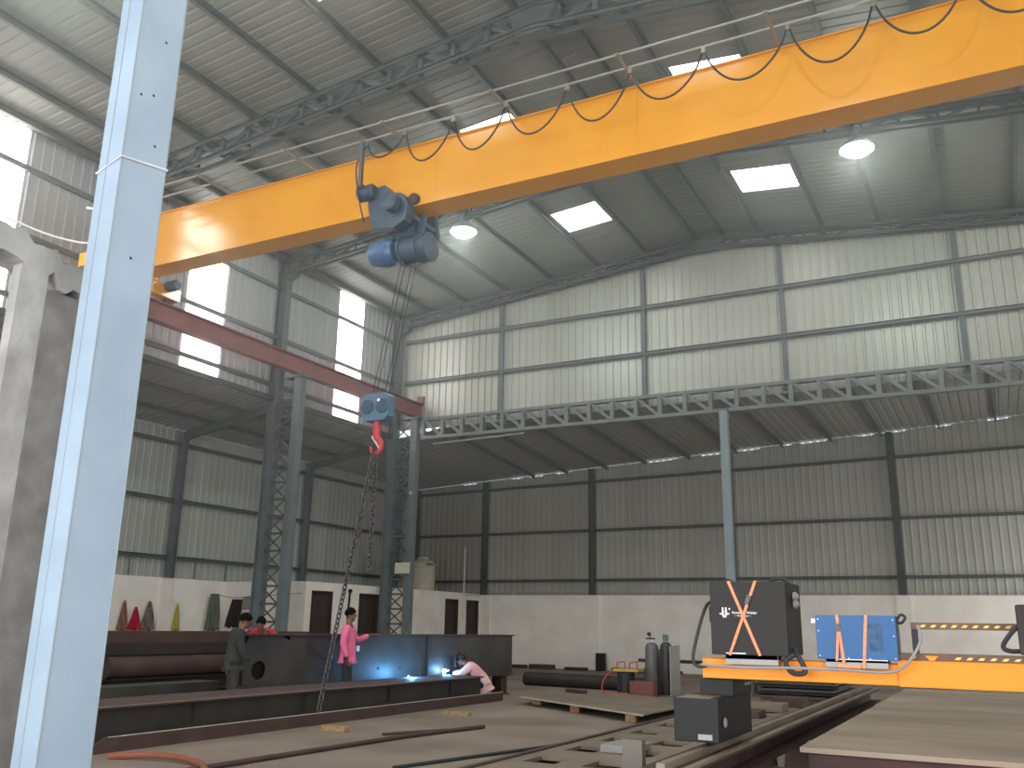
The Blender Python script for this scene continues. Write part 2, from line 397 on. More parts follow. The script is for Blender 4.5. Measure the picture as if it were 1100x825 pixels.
mb = MB(); mb.grid([[(a, YT+0.28+(YB+0.3-YT-0.28)*k/8, zcorner(a, YT+0.28+(YB+0.3-YT-0.28)*k/8)+b) for a, b in cols] for k in range(9)], False)
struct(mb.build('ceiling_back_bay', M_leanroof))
# low rooms along the left wall in the far corner
BX, BY0, BZ = -17.95, 21.25, 2.65
mb = MB(); dz = 2.40
doors = [(21.52,22.5),(23.82,24.88),(28.98,29.9),(30.5,31.42)]
y = BY0
for a, b in doors:
    mb.box(BX-0.15, BX, y, a, 0, BZ); mb.box(BX-0.15, BX, a, b, dz, BZ); y = b
mb.box(BX-0.15, BX, y, YB, 0, BZ); mb.box(XL, BX-0.15, BY0, BY0+0.15, 0, BZ); mb.box(XL, BX-0.15, BY0+0.15, YB, BZ-0.1, BZ-0.005)
mb.box(BX-1.5, BX-1.4, BY0+0.15, YB, 0, BZ-0.1)
struct(mb.build('wall_block_room', M_white2))
for k, (a, b) in enumerate(doors):
    mb = MB(); mb.box(BX-0.12, BX-0.08, a+0.04, b-0.04, 0, dz-0.04)
    for z in (0.25, 1.3): mb.box(BX-0.085, BX-0.07, a+0.16, b-0.16, z, z+0.85)
    d = struct(mb.build('door_%d' % (k+1), M_door))
    f = MB(); f.box(BX-0.14, BX+0.01, a, a+0.04, 0, dz).box(BX-0.14, BX+0.01, b-0.04, b, 0, dz).box(BX-0.14, BX+0.01, a, b, dz-0.04, dz)
    f.build('door_frame', M_door, d)
    h = MB(); h.tube([(BX-0.06,b-0.15,1.0),(BX-0.03,b-0.15,1.0),(BX-0.03,b-0.24,1.0)], 0.01, 8); h.build('door_handle', M_bolt, d)

# ------------------------------------------------------------------ frame of the hall
ORD = ['first','second','third','fourth','fifth','sixth','seventh','eighth','ninth','tenth','eleventh','twelfth','thirteenth','fourteenth','fifteenth']
def member(name, a, b, w, h, label, cat, group=None, m=None, up=(0,0,1), kind='chan', sgn=1):
    mb = MB()
    if kind == 'chan': mb.chan(a, b, w, h, 0.01, up, sgn)
    elif kind == 'box': mb.bar(a, b, w, h, up)
    else: mb.isec(a, b, w, h, 0.012, up)
    return tag(mb.build(name, m or M_steel, None, a), label, cat, group)
# purlins under the main roof
PL = [-17.45,-16.4,-14.95,-13.4,-11.78,-10.13,-8.55,-7.0]; PR = [-6.2,-5.15,-3.4,-1.95,-0.35,1.3,2.9]
for i, x in enumerate(PL):
    member('roof_purlin', (x,YF+0.1,zr(x)-0.095), (x,YT+0.25,zr(x)-0.095), 0.09, 0.16, 'grey purlin under the left roof slope, %s one up from the window strips' % ORD[i], 'purlin', 'purlins under the left roof slope', M_steel_d)
for i, x in enumerate(PR):
    member('roof_purlin', (x,YF+0.1,zr(x)-0.095), (x,YT+0.25,zr(x)-0.095), 0.09, 0.16, 'grey purlin under the right roof slope, %s one down from the ridge' % ORD[i], 'purlin', 'purlins under the right roof slope', M_steel_d)
# roof trusses
def roof_truss(Y, depth, label):
    t = thing('roof_truss', label, 'truss', (XR, Y, zr(XR)-depth), 'roof trusses')
    hw = 0.13 if depth > 0.7 else 0.06; sw = 0.085 if depth > 0.7 else 0.055
    top = lambda x: zr(x)-0.22
    bot = lambda x: zr(x)-depth+0.05
    xs = [XC+0.15, XR, XE-0.05]
    for nm, fz, w in (('top_chord', top, 0.1), ('bottom_chord', bot, 0.1)):
        mb = MB()
        for a, b in ((xs[0],xs[1]),(xs[1],xs[2])):
            mb.chan((a,Y-hw,fz(a)), (b,Y-hw,fz(b)), 0.06, w, 0.01, (0,0,1), 1)
            mb.chan((a,Y+hw,fz(a)), (b,Y+hw,fz(b)), 0.06, w, 0.01, (0,0,1), -1)
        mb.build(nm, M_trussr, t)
    x = xs[0]+0.1; k = 0
    step = 0.75
    while x+step < xs[2]:
        for a, b, u, v in ((x,x,bot,top), (x,x+step,bot,top) if (k%2==0) == (x < XR) else (x,x+step,top,bot)):
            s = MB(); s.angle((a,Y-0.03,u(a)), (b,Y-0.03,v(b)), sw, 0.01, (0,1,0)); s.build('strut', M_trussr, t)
        x += step; k += 1
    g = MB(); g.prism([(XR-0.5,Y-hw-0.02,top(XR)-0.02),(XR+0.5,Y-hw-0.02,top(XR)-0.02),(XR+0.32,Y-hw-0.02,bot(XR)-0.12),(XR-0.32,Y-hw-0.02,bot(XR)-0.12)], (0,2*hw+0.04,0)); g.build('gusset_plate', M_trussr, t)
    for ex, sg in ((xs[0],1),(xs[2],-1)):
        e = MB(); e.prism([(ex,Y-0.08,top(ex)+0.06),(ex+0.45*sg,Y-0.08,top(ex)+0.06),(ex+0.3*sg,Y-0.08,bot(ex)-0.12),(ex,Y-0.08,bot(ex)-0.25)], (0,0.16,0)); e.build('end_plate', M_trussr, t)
    return t
roof_truss(13.1, 0.74, 'grey lattice roof truss passing over the yellow crane girder')
roof_truss(18.93, 0.56, 'grey lattice roof truss behind the yellow girder, carrying the two lit lamps')
roof_truss(24.72, 0.52, 'grey lattice roof truss along the top of the bright gable wall')
# posts and girts of the gable
for i, x in enumerate((-13.62,-8.75,-4.62,-0.13)):
    mb = MB(); mb.chan((x,YT+0.17,7.95), (x,YT+0.17,zr(x)-0.25), 0.07, 0.14, 0.01, (1,0,0)); mb.box(x-0.1, x+0.1, YT+0.1, YT+0.24, 7.9, 7.96)
    tag(mb.build('gable_post', M_steel, None, (x,YT+0.2,7.9)), 'grey post on the bright gable wall, %s from the corner column' % ORD[i], 'post', 'posts of the gable wall')
for z, w in ((9.47,'lower'),(10.93,'upper')):
    mb = MB(); mb.chan((XC+0.2,YT+0.2,z), (XE,YT+0.2,z), 0.06, 0.1, 0.008); mb.chan((XC+0.2,YT+0.2,z-0.075), (XE,YT+0.2,z-0.075), 0.03, 0.03, 0.006)
    tag(mb.build('gable_girt', M_truss, None, (XC,YT+0.2,z)), '%s of the two grey rails across the bright gable wall' % w, 'girt', 'rails of the gable wall')
# clerestory girts
for z, w in ((8.0,'lowest'),(9.41,'middle'),(10.91,'topmost')):
    mb = MB(); mb.chan((XC-0.12,YF,z), (XC-0.12,YT+0.2,z), 0.06, 0.12, 0.008, (0,0,1), -1)
    tag(mb.build('clerestory_girt', M_steel, None, (XC-0.12,YF,z)), '%s of the three grey rails crossing the bright window strips' % w, 'girt', 'rails of the window wall')
mb = MB(); mb.bar((XC-0.12,YF,7.6), (XC-0.12,YT+0.2,7.6), 0.12, 0.14); tag(mb.build('clerestory_sill_beam', M_trussr, None, (XC-0.12,YF,7.6)), 'grey edge beam along the foot of the bright window strips', 'beam')
# left wall posts and girts
for i, y in enumerate((13.1,18.93,24.64,30.2)):
    member('side_wall_post', (XL+0.12,y,BZ if y > 21 else 2.65), (XL+0.12,y,EZ-0.1), 0.18, 0.2, 'dark grey post on the left sheeted wall, ' + ['nearest the pale blue column','standing above the clothes on the white wall','above the brown doors of the low rooms','by the cream water tank'][i], 'post', 'posts of the left side wall', M_steel, (0,1,0), 'isec')
for z, w in ((3.22,'lowest'),(4.86,'middle'),(6.52,'topmost')):
    mb = MB(); mb.chan((XL+0.05,YF,z), (XL+0.05,YB,z), 0.06, 0.11, 0.008, (0,0,1), 1)
    tag(mb.build('side_wall_girt', M_steel_d, None, (XL+0.05,YF,z)), '%s of the three dark rails along the left sheeted wall' % w, 'girt', 'rails of the left side wall')
for i, y in enumerate((17.55,19.9,21.15)):
    mb = MB(); mb.tube([(XL+0.06,y,2.66),(XL+0.06,y,3.2)], 0.02, 8)
    tag(mb.build('sag_rod', M_steel_d, None, (XL+0.06,y,2.66)), 'short dark rod above the white left wall, %s from the pale blue column' % ORD[i], 'rod', 'short rods above the white wall')
# rafters and purlins of the side bay
for i, y in enumerate((13.1,18.93,24.64)):
    mb = MB(); a = (XL+0.1,y,EZ-0.12); b = (XC-0.21,y,7.38)
    mb.prism([(a[0],y-0.06,a[2]-0.22),(b[0],y-0.06,b[2]-0.2),(b[0],y-0.06,b[2]+0.05),(a[0],y-0.06,a[2]+0.02)], (0,0.12,0))
    tag(mb.build('side_bay_rafter', M_steel_d, None, a), 'dark sloping rafter from the left wall to ' + ['the column behind the pale blue post','the nearer latticed column','the corner latticed column'][i], 'rafter', 'rafters of the side bay')
for i, x in enumerate((-20.0,-18.8)):
    member('side_bay_purlin', (x,YF,zl(x,0)-0.07), (x,YT+0.2,zl(x,0)-0.07), 0.05, 0.12, 'dark purlin under the side bay roof, ' + ['nearer the left wall','nearer the latticed columns'][i], 'purlin', 'purlins of the side bay', M_steel_d)
# back wall posts and girts
for i, x in enumerate((-21.0,-17.76,-13.2,-8.0,-2.7,2.5)):
    member('back_wall_post', (x,YB-0.12,2.62), (x,YB-0.12,zb(x)-0.05), 0.18, 0.2, 'dark grey post on the far sheeted wall, %s from the left corner' % ORD[i], 'post', 'posts of the far wall', M_steel_d, (1,0,0), 'isec')
for (za, zbb), w in (((3.13,3.19),'lowest'),((4.92,5.06),'middle'),((6.62,7.13),'topmost')):
    mb = MB(); mb.chan((XL,YB-0.05,za), (XE,YB-0.05,zbb), 0.06, 0.1, 0.008, (0,0,1), 1)
    tag(mb.build('back_wall_girt', M_steel_d, None, (XL,YB-0.05,za)), '%s of the three dark rails along the far sheeted wall' % w, 'girt', 'rails of the far wall')
mb = MB()
corr(mb, (0,YB-0.005,0), (1,0,0), (0,0,1), (0,-1,0), XL+3.3, XE-0.05, 2.63, 2.71, 0.25, 0.05)
tag(mb.build('drip_flashing', M_grey, None, (XL,YB-0.02,2.62)), 'pale crimped flashing on top of the white far wall', 'flashing')
for i, x in enumerate((-15.6,-14.2,-12.6,-11.05,-9.4,-7.7,-6.1,-4.5,-2.95,-1.2,0.4,2.0)):
    za, zz = 7.74, zb(x)-0.03
    member('back_bay_purlin', (x,YT+0.3,za-0.07), (x,YB-0.1,zz-0.07), 0.05, 0.13, 'dark roof purlin behind the lattice girder, %s from the corner column' % ORD[i], 'purlin', 'purlins of the back bay', M_steel_d)
# lattice girder carrying the gable
gz0, gz1 = 7.44, 8.06
gx0 = -16.40; P = 0.745
t = thing('lattice_girder', 'long grey lattice girder under the bright gable wall', 'girder', (gx0, YT, gz0))
for nm, z in (('bottom_chord', gz0), ('top_chord', gz1)):
    mb = MB(); sg = 1 if nm == 'bottom_chord' else -1
    mb.chan((gx0-0.05,YT-0.09,z), (XE,YT-0.09,z), 0.06, 0.1, 0.012, (0,0,1), -1); mb.chan((gx0-0.05,YT+0.09,z), (XE,YT+0.09,z), 0.06, 0.1, 0.012, (0,0,1), 1)
    mb.build(nm, M_truss, t)
k = 0; x = gx0
while x < XE:
    mb = MB(); mb.bar((x,YT-0.02,gz0), (x,YT-0.02,gz1), 0.12, 0.12, (0,1,0)); mb.build('vertical', M_truss, t)
    if x+P < XE:
        mb = MB(); mb.bar((x+0.05,YT-0.02,gz1-0.03), (x+P-0.04,YT-0.02,gz0+0.03), 0.09, 0.08, (0,1,0)); mb.build('diagonal', M_truss, t)
    x += P; k += 1
mb = MB(); mb.tube([(-16.3,YT+0.45,7.33),(-12.9,YT+0.45,7.42)], 0.03, 8); tag(mb.build('conduit_pipe', M_pvc, None, (-16.3,YT+0.45,7.33)), 'pale pipe running just behind the lattice girder near the corner column', 'pipe')  # pale tube added to draw the bright streak behind the girder
# post under the lattice girder
t = thing('support_post', 'pale grey post under the lattice girder behind the black cabinet', 'post', (-6.33,YT-0.1,0))
mb = MB(); mb.bevbox(-6.44,-6.22,YT-0.21,YT+0.01,0.02,7.43,0.012); mb.build('shaft', M_post, t)
mb = MB(); mb.box(-6.52,-6.14,YT-0.29,YT+0.09,0,0.02); mb.build('base_plate', M_steel, t)
mb = MB(); mb.box(-6.47,-6.19,YT-0.24,YT+0.04,7.42,7.45); mb.build('cap_plate', M_steel, t)
# latticed columns on the left line
def lattice_column(Y, label):
    t = thing('lattice_column', label, 'column', (XC, Y, 0), 'latticed columns')
    mb = MB(); mb.isec((XC+0.16-0.18,Y,0.03), (XC+0.16-0.18,Y,11.75), 0.22, 0.34, 0.016, (1,0,0)); mb.build('outer_leg', M_steel, t)
    mb = MB(); mb.bevbox(-16.86,-16.60,Y-0.12,Y+0.12,0.03,8.14,0.03); mb.build('inner_leg', M_steel, t)
    mb = MB(); mb.box(XC-0.35,-16.4,Y-0.3,Y+0.3,0,0.03); mb.build('base_plate', M_steel, t)
    mb = MB(); mb.box(-17.2,-16.5,Y-0.16,Y+0.16,8.1,8.18); mb.build('crane_bracket', M_steel, t)
    x0, x1 = XC+0.13, -16.84
    p = 0.46; k = 0; z = 0.1
    while z+p < 8.1:
        for (za, zz) in ((z, z+p), (z+p, z)):
            s = MB(); s.bar((x0,Y-0.1,za), (x1,Y-0.1,zz), 0.045, 0.012, (0,1,0)); s.build('lacing_bar', M_steel_d, t)
        s = MB(); s.bar((x0,Y-0.1,z), (x1,Y-0.1,z), 0.06, 0.012, (0,1,0)); s.build('batten', M_steel_d, t)
        z += p; k += 1
    return t
lattice_column(13.1, 'grey latticed crane column behind the pale blue post')
lattice_column(18.93, 'grey latticed crane column standing between the two bright window strips')
lattice_column(24.75, 'grey latticed crane column in the far corner beside the water tank')
mb = MB(); mb.box(-17.12,-16.56,24.5,24.53,3.04,3.38); tag(mb.build('notice_board', M_sign, None, (-16.84,24.52,3.04)), 'small blank cream board on the corner latticed column', 'board')
mb = MB(); mb.lathe([(0.05,0),(0.06,0.02),(0.04,0.05)], (-16.7,24.6,5.62), (0,-1,0), 12); tag(mb.build('bulkhead_light', M_bolt, None, (-16.7,24.6,5.62)), 'tiny pale fitting on the pipe-like leg of the corner column', 'light fitting')

# ------------------------------------------------------------------ high bay lamps
def lamp(x, y, z, label):
    t = thing('high_bay_lamp', label, 'lamp', (x, y, z), 'high bay lamps')
    mb = MB(); mb.tube([(x,y,z+0.5),(x,y,zr(x)-0.2)], 0.015, 8); mb.build('hanging_rod', M_steel, t)
    mb = MB(); mb.lathe([(0.03,0.52),(0.1,0.5),(0.1,0.3),(0.07,0.26)], (x,y,z), n=16); mb.build('ballast_housing', M_steel, t)
    mb = MB()
    prof = [(0.08,0.27),(0.18,0.24),(0.31,0.12),(0.36,0.0),(0.35,0.0),(0.30,0.11),(0.17,0.22),(0.07,0.25)]
    nn = 24; vs = []; fs = []
    for r, h in prof:
        for j in range(nn): q = 2*PI*j/nn; vs.append((x+r*math.cos(q), y+r*math.sin(q), z+h))
    for i in range(len(prof)-1):
        for j in range(nn): fs.append((i*nn+j, i*nn+(j+1)%nn, (i+1)*nn+(j+1)%nn, (i+1)*nn+j))
    mb._add(vs, fs, True); mb.build('reflector', M_alu, t)
    mb = MB(); mb.lathe([(0.02,-0.14),(0.16,-0.12),(0.28,-0.05),(0.345,0.03)], (x,y,z), n=24); mb.build('lens', M_lens, t)
    l = bpy.data.lights.new('lamp_light', 'POINT'); l.energy = LAMP_W*4; l.color = (0.9,1.0,0.96); l.shadow_soft_size = 0.2
    o = bpy.data.objects.new('lamp_light', l); COL.objects.link(o); o.location = (0,0,-0.2); o.parent = t
lamp(-11.54, 18.9, 11.5, 'lit high bay lamp hanging just right of the blue hoist')
lamp(-1.73, 18.9, 11.5, 'lit high bay lamp below the yellow girder at the right roof light')
lamp(-11.5, 7.3, 11.5, 'lit high bay lamp on the near side of the crane, above the pale blue column')
lamp(-1.7, 7.3, 11.5, 'lit high bay lamp on the near side of the crane, over the cutting table')

# ------------------------------------------------------------------ crane runway and overhead crane
t = thing('crane_runway_beam', 'dusty red crane runway beam along the left columns', 'beam', (-16.73, YF, 8.18))
mb = MB(); mb.isec((-16.73,YF+0.3,8.42), (-16.73,25.2,8.42), 0.24, 0.48, 0.022); mb.build('beam_section', M_red, t)
mb = MB(); mb.box(-16.76,-16.70,YF+0.3,25.1,8.66,8.71); mb.build('rail', M_rust, t)
mb = MB(); mb.box(-16.86,-16.6,24.95,25.1,8.71,8.95); mb.build('end_stop', M_red, t)
t = thing('crane_runway_beam', 'dusty red crane runway beam along the right side of the hall', 'beam', (3.55, YF, 8.18))
mb = MB(); mb.isec((3.55,YF+0.3,8.42), (3.55,24.5,8.42), 0.24, 0.48, 0.022); mb.build('beam_section', M_red, t)
mb = MB(); mb.box(3.52,3.58,YF+0.3,24.4,8.66,8.71); mb.build('rail', M_rust, t)
for i, y in enumerate((1.5,7.3,13.1,18.93,24.5)):
    mb = MB(); mb.isec((3.95,y,0), (3.95,y,11.7), 0.2, 0.3, 0.016, (1,0,0)); mb.box(3.3,3.95,y-0.12,y+0.12,8.0,8.18)
    tag(mb.build('side_column', M_steel, None, (3.95,y,0)), 'grey steel column on the right side of the hall, %s from the front' % ORD[i], 'column', 'columns of the right side')

GY0, GY1, GZ0, GZ1 = 13.0, 13.5, 9.12, 10.42
cr = thing('overhead_crane', 'big glossy yellow overhead crane girder spanning the hall', 'crane', (-6.6, 13.25, 8.71))
mb = MB(); mb.box(-16.9, 3.7, GY0+0.03, GY1-0.03, GZ0+0.02, GZ1-0.02)
for x in (-12.6,-8.6,-4.6,-0.6): mb.box(x-0.006, x+0.006, GY0+0.024, GY0+0.031, GZ0+0.02, GZ1-0.02)
mb.build('main_girder', M_yellow, cr)
mb = MB(); mb.box(-16.9,3.7,GY0-0.02,GY1+0.02,GZ1-0.02,GZ1); mb.build('top_flange', M_yellow, cr)
mb = MB(); mb.box(-16.9,3.7,GY0-0.02,GY1+0.02,GZ0,GZ0+0.02); mb.build('bottom_flange', M_yellow, cr)
for x in (-16.73, 3.55):
    mb = MB(); mb.bevbox(x-0.13, x+0.13, 11.75, 14.35, 8.8, 9.11, 0.015); mb.box(x-0.2,x+0.2,12.9,13.6,9.09,9.13); c = mb.build('end_carriage', M_yellow, cr)
    for y in (12.0, 14.1):
        w = MB(); w.lathe([(0.11,-0.07),(0.16,-0.065),(0.16,-0.05),(0.135,-0.045),(0.135,0.045),(0.16,0.05),(0.16,0.065),(0.11,0.07)], (x,y,8.85), (1,0,0), 20); w.build('wheel', M_rust, c)
    g = MB(); g.lathe([(0.05,0),(0.13,0.02),(0.13,0.3),(0.1,0.34)], (x+0.12*(1 if x < 0 else -1),13.95,9.06), (1 if x < 0 else -1,0,0), 16); g.build('travel_motor', M_hoist, c)
BXs = [-13.86,-11.53,-9.2,-6.9,-4.57,-2.2,0.13,2.46]
for x in BXs:
    mb = MB(); mb.bar((x,GY0+0.05,GZ1+0.015), (x,12.02,GZ1+0.015), 0.05, 0.03); mb.build('track_bracket', M_pipe, cr)
for y, nm in ((12.1,'outer_track'),(12.5,'inner_track')):
    mb = MB(); mb.tube([(-15.9,y,GZ1+0.04),(3.5,y,GZ1+0.04)], 0.024, 8); mb.build(nm, M_pipe, cr)
AT = [-9.85,-8.98,-7.92,-6.84,-5.66,-4.51,-3.28,-1.97,-0.74,0.45,1.65]
for i in range(len(AT)-1):
    a, b = AT[i], AT[i+1]; dr = [0.42,0.72,0.76,0.74,0.8,0.72,0.74,0.82,0.72,0.78][i]
    pts = []
    for k in range(17):
        s = k/16; pts.append((a+0.02+(b-a-0.04)*s, 12.5-0.12*math.sin(PI*s), GZ1-0.06-dr*(1-(2*s-1)**2)**0.8))
    mb = MB(); mb.tube(pts, 0.017, 6); c = mb.build('festoon_cable', M_cable, cr)
    q = MB(); q.box(b-0.03,b+0.03,12.47,12.53,GZ1-0.08,GZ1+0.02); q.build('cable_trolley', M_pipe, c)

h = thing('hoist', 'blue electric wire rope hoist hanging from the yellow girder', 'hoist', (-9.3, 13.1, 8.0))
mb = MB(); mb.prism([(-9.95,12.72,9.5),(-9.55,12.72,9.55),(-9.4,12.72,9.36),(-9.15,12.72,9.3),(-9.0,12.72,9.05),(-9.05,12.72,8.75),(-9.3,12.72,8.62),(-9.8,12.72,8.72),(-9.9,12.72,9.1)], (0,0.22,0)); mb.build('trolley_frame', M_hoist, h)
mb = MB(); mb.prism([(-9.8,13.62,9.35),(-9.0,13.62,9.35),(-8.9,13.62,8.7),(-9.8,13.62,8.7)], (0,0.1,0)); mb.bar((-9.7,12.9,8.85),(-9.7,13.65,8.85),0.1,0.1); mb.bar((-9.0,12.9,8.85),(-9.0,13.65,8.85),0.1,0.1); mb.build('rear_plate', M_hoist, h)
mb = MB(); mb.lathe([(0.1,0),(0.15,0.03),(0.15,0.34),(0.11,0.38)], (-10.1,12.66,9.42), (1,0,0.05), 18); mb.build('trolley_motor', M_hoist, h)
mb = MB(); mb.lathe([(0.08,0),(0.17,0.03),(0.17,0.2),(0.1,0.24)], (-9.3,12.72,9.08), (0,-1,0), 18); mb.build('gearbox', M_hoist, h)
for x in (-9.62,-9.05):
    mb = MB(); mb.lathe([(0.12,0),(0.12,0.06),(0.09,0.08)], (x,12.95,9.26), (0,1,0), 16); mb.build('wheel', M_rust, h)
mb = MB(); mb.lathe([(0.2,0),(0.29,0.01),(0.29,0.05),(0.25,0.06),(0.25,0.38),(0.29,0.39),(0.29,0.43),(0.2,0.44)], (-9.32,13.1,8.28), (1,0,0), 28); mb.build('drum', M_hoist, h)
mb = MB(); mb.lathe([(0.12,0),(0.27,0.02),(0.28,0.04),(0.28,0.2),(0.2,0.22),(0.1,0.25)], (-8.9,13.1,8.28), (1,0,0), 24); mb.build('end_motor', M_hoist, h)
mb = MB(); mb.lathe([(0.05,-0.02),(0.2,0),(0.24,0.04),(0.27,0.26),(0.27,0.4),(0.22,0.44),(0.2,0.52)], (-9.9,12.95,8.25), (1,0,0), 28); mb.build('brake_housing', M_hoist2, h)
mb = MB(); mb.bar((-9.3,13.1,8.55),(-9.3,13.1,8.95),0.5,0.12,(0,1,0)); mb.bar((-8.95,13.1,8.5),(-8.95,13.2,9.0),0.1,0.1); mb.build('hanger', M_hoist, h)
mb = MB(); mb.bar((-9.9,12.42,9.45),(-9.9,12.42,10.4),0.07,0.07); mb.bar((-9.9,12.42,9.5),(-9.9,12.75,9.45),0.06,0.06); mb.build('towing_arm', M_steel_d, h)
mb = MB(); mb.tube(bezier([(-9.85,12.5,10.35),(-10.0,12.4,9.9),(-9.98,12.5,9.3),(-9.9,12.6,8.8)]), 0.014, 6); mb.build('supply_cable', M_cable, h)
for x0, x1 in ((-9.3,-9.58),(-9.2,-9.5),(-9.05,-9.3),(-8.95,-9.22)):
    mb = MB(); mb.tube([(x0,13.05,8.1),(x1,12.72,5.3)], 0.008, 6); mb.build('wire_rope', M_cable, h)
hb = thing('hook_block', 'blue sheave block with a red hook hanging in front of the corner column', 'hook', (-9.4, 12.7, 4.3))
mb = MB(); mb.prism([(-9.68,12.6,5.36),(-9.6,12.6,5.42),(-9.2,12.6,5.42),(-9.12,12.6,5.36),(-9.12,12.6,5.0),(-9.2,12.6,4.93),(-9.6,12.6,4.93),(-9.68,12.6,5.0)], (0,0.2,0)); mb.build('sheave_case', mat('dusty blue block paint',(84,118,140),0.5), hb)
for x in (-9.56,-9.24):
    mb = MB(); mb.lathe([(0.02,-0.03),(0.13,-0.02),(0.13,0.0)], (x,12.6,5.18), (0,1,0), 18); mb.build('sheave', M_hoist, hb)
mb = MB(); mb.lathe([(0.02,0),(0.03,0.01),(0.03,0.02)], (-9.3,12.58,5.28), (0,-1,0), 10); mb.build('axle_cap', M_whitepaint, hb)
mb = MB(); mb.tube([(-9.4,12.7,4.95),(-9.4,12.7,4.7)], [0.06,0.07], 12); mb.build('swivel_shank', M_hookred, hb)
pts = [(-9.4,12.7,4.72)]; rr = [0.07]
for k in range(15):
    a = math.radians(80-k*19); pts.append((-9.4+0.11*math.cos(a), 12.7, 4.5+0.13*math.sin(a)-0.02)); rr.append(0.062-0.0028*k)
mb = MB(); mb.tube(pts, rr, 10); mb.build('hook', M_hookred, hb)
mb = MB(); mb.bar((-9.47,12.66,4.66),(-9.30,12.66,4.44),0.02,0.03); mb.build('safety_latch', M_bolt, hb)
def chain_links(mb, a, b, L=0.075, r=0.0095, w=0.026):
    a = Vector(a); b = Vector(b); d = (b-a); n = max(2, int(d.length/(L*0.78))); d.normalize()
    sx = d.cross(Vector((0,1,0.1))).normalized(); sy = d.cross(sx)
    for i in range(n):
        c = a+(b-a)*((i+0.5)/n); s = sx if i % 2 else sy; pts = []
        for k in range(12):
            q = 2*PI*k/12; pts.append(c+d*((L/2-w)*(1 if math.cos(q) > 0 else -1)+w*math.cos(q))+s*(w*math.sin(q)))
        mb.tube(pts, r, 5, True)
ch = thing('chain_sling', 'long two-legged steel chain sling hanging from the red hook', 'chain', (-9.4, 12.7, 0.2))
mb = MB(); chain_links(mb, (-9.42,12.68,4.42), (-9.30,11.5,0.2), 0.1, 0.014, 0.034); mb.build('long_leg', M_chain, ch)
mb = MB(); chain_links(mb, (-9.38,12.7,4.4), (-9.4,12.7,2.34), 0.1, 0.014, 0.034); mb.build('short_leg', M_chain, ch)
mb = MB(); chain_links(mb, (-9.45,12.7,4.4), (-9.56,12.55,2.9), 0.1, 0.013, 0.032); mb.build('looped_leg', M_chain, ch)

# ------------------------------------------------------------------ pale blue column and cement wall near the camera
CXa, CXb, CYa, CYb = -5.625, -5.38, 3.97, 4.365
t = thing('box_column', 'tall pale blue steel box column close to the camera', 'column', (-5.5, 4.17, 0))
mb = MB(); mb.bevbox(CXa, CXb, CYa, CYb, 0.03, zr(-5.5)-0.3, 0.006)
mb.build('shaft', M_blue_col, t)
for (x, y) in ((CXb,CYa),(CXb,CYb)):
    mb = MB(); mb.tube([(x,y,0.05),(x,y,zr(-5.5)-0.35)], 0.006, 6); mb.build('weld_bead', M_post, t)
mb = MB(); mb.tube([(CXa+0.09,CYa-0.001,0.05),(CXa+0.09,CYa-0.001,zr(-5.5)-0.35)], 0.004, 6); mb.build('weld_bead', M_post, t)
mb = MB(); mb.box(CXa-0.15,CXb+0.15,CYa-0.15,CYb+0.15,0,0.03); mb.build('base_plate', M_steel, t)
mb = MB(); mb.box(CXa-0.1,CXb+0.1,CYa-0.1,CYb+0.1,zr(-5.5)-0.3,zr(-5.5)-0.2); mb.build('cap_plate', M_steel, t)
for p in ((CXb,4.06,5.35),(CXb,4.17,5.4),(CXb,4.24,5.0),(CXb,4.22,5.9),(CXb,4.16,4.05)):
    mb = MB(); mb.lathe([(0.011,0),(0.011,0.002)], p, (1,0,0), 10); mb.build('bolt_hole', M_dark, t)
g = 0.008
mb = MB(); mb.tube([(CXa-g,CYa-g,4.70),(CXb+g,CYa-g,4.78),(CXb+g,CYb+g,4.86),(CXa-g,CYb+g,4.76)], 0.008, 6, True)
tag(mb.build('tied_string', M_cream, None, (CXb,CYa,4.7)), 'white string tied round the pale blue column', 'string')
WX0, WX1 = -6.55, -6.3
t = thing('cement_partition', 'rough grey cement wall behind the pale blue column', 'wall', (-6.4, 3.9, 0))
def wtop(y): return 4.40 - 0.23*max(0, y-3.6) + 0.03*math.sin(y*23) + 0.02*math.sin(y*57+1)
ys = [2.2+i*(4.95-2.2)/44 for i in range(45)]
mb = MB()
def band(y0, y1, zlo, zhi):
    yy = [y0]+[y for y in ys if y0 < y < y1]+[y1]
    f = [(WX1, y, zlo(y)) for y in yy]; b = [(WX1, y, zhi(y)) for y in yy]
    mb.grid([f, b], False); mb.grid([[(WX0,p[1],p[2]) for p in f],[(WX0,p[1],p[2]) for p in b]], False)
    mb.grid([b, [(WX0,p[1],p[2]) for p in b]], False); mb.grid([f, [(WX0,p[1],p[2]) for p in f]], False)
    for y in (y0, y1): mb._add([(WX1,y,zlo(y)),(WX0,y,zlo(y)),(WX0,y,zhi(y)),(WX1,y,zhi(y))], [(0,1,2,3)])
und = lambda y: wtop(y)-0.22-0.03*math.sin(y*31)
band(2.2, 4.95, und, wtop); mb.build('lintel', M_plaster, t)
mb = MB(); band(2.2, 2.75, lambda y: 0, und); mb.build('pier', M_plaster, t)
WX0 = -6.40
mb = MB(); band(3.93, 4.16, lambda y: 0, und); mb.build('pier', M_plaster, t)
WX0 = -6.55
mb = MB(); mb.box(WX0, WX1-0.05, 4.16, 4.95, 0, 3.98); mb.build('panel', M_plaster2, t)
mb = MB(); mb.box(WX0, WX1-0.06, 2.75, 3.93, 0, 0.9); mb.build('sill_wall', M_plaster2, t)
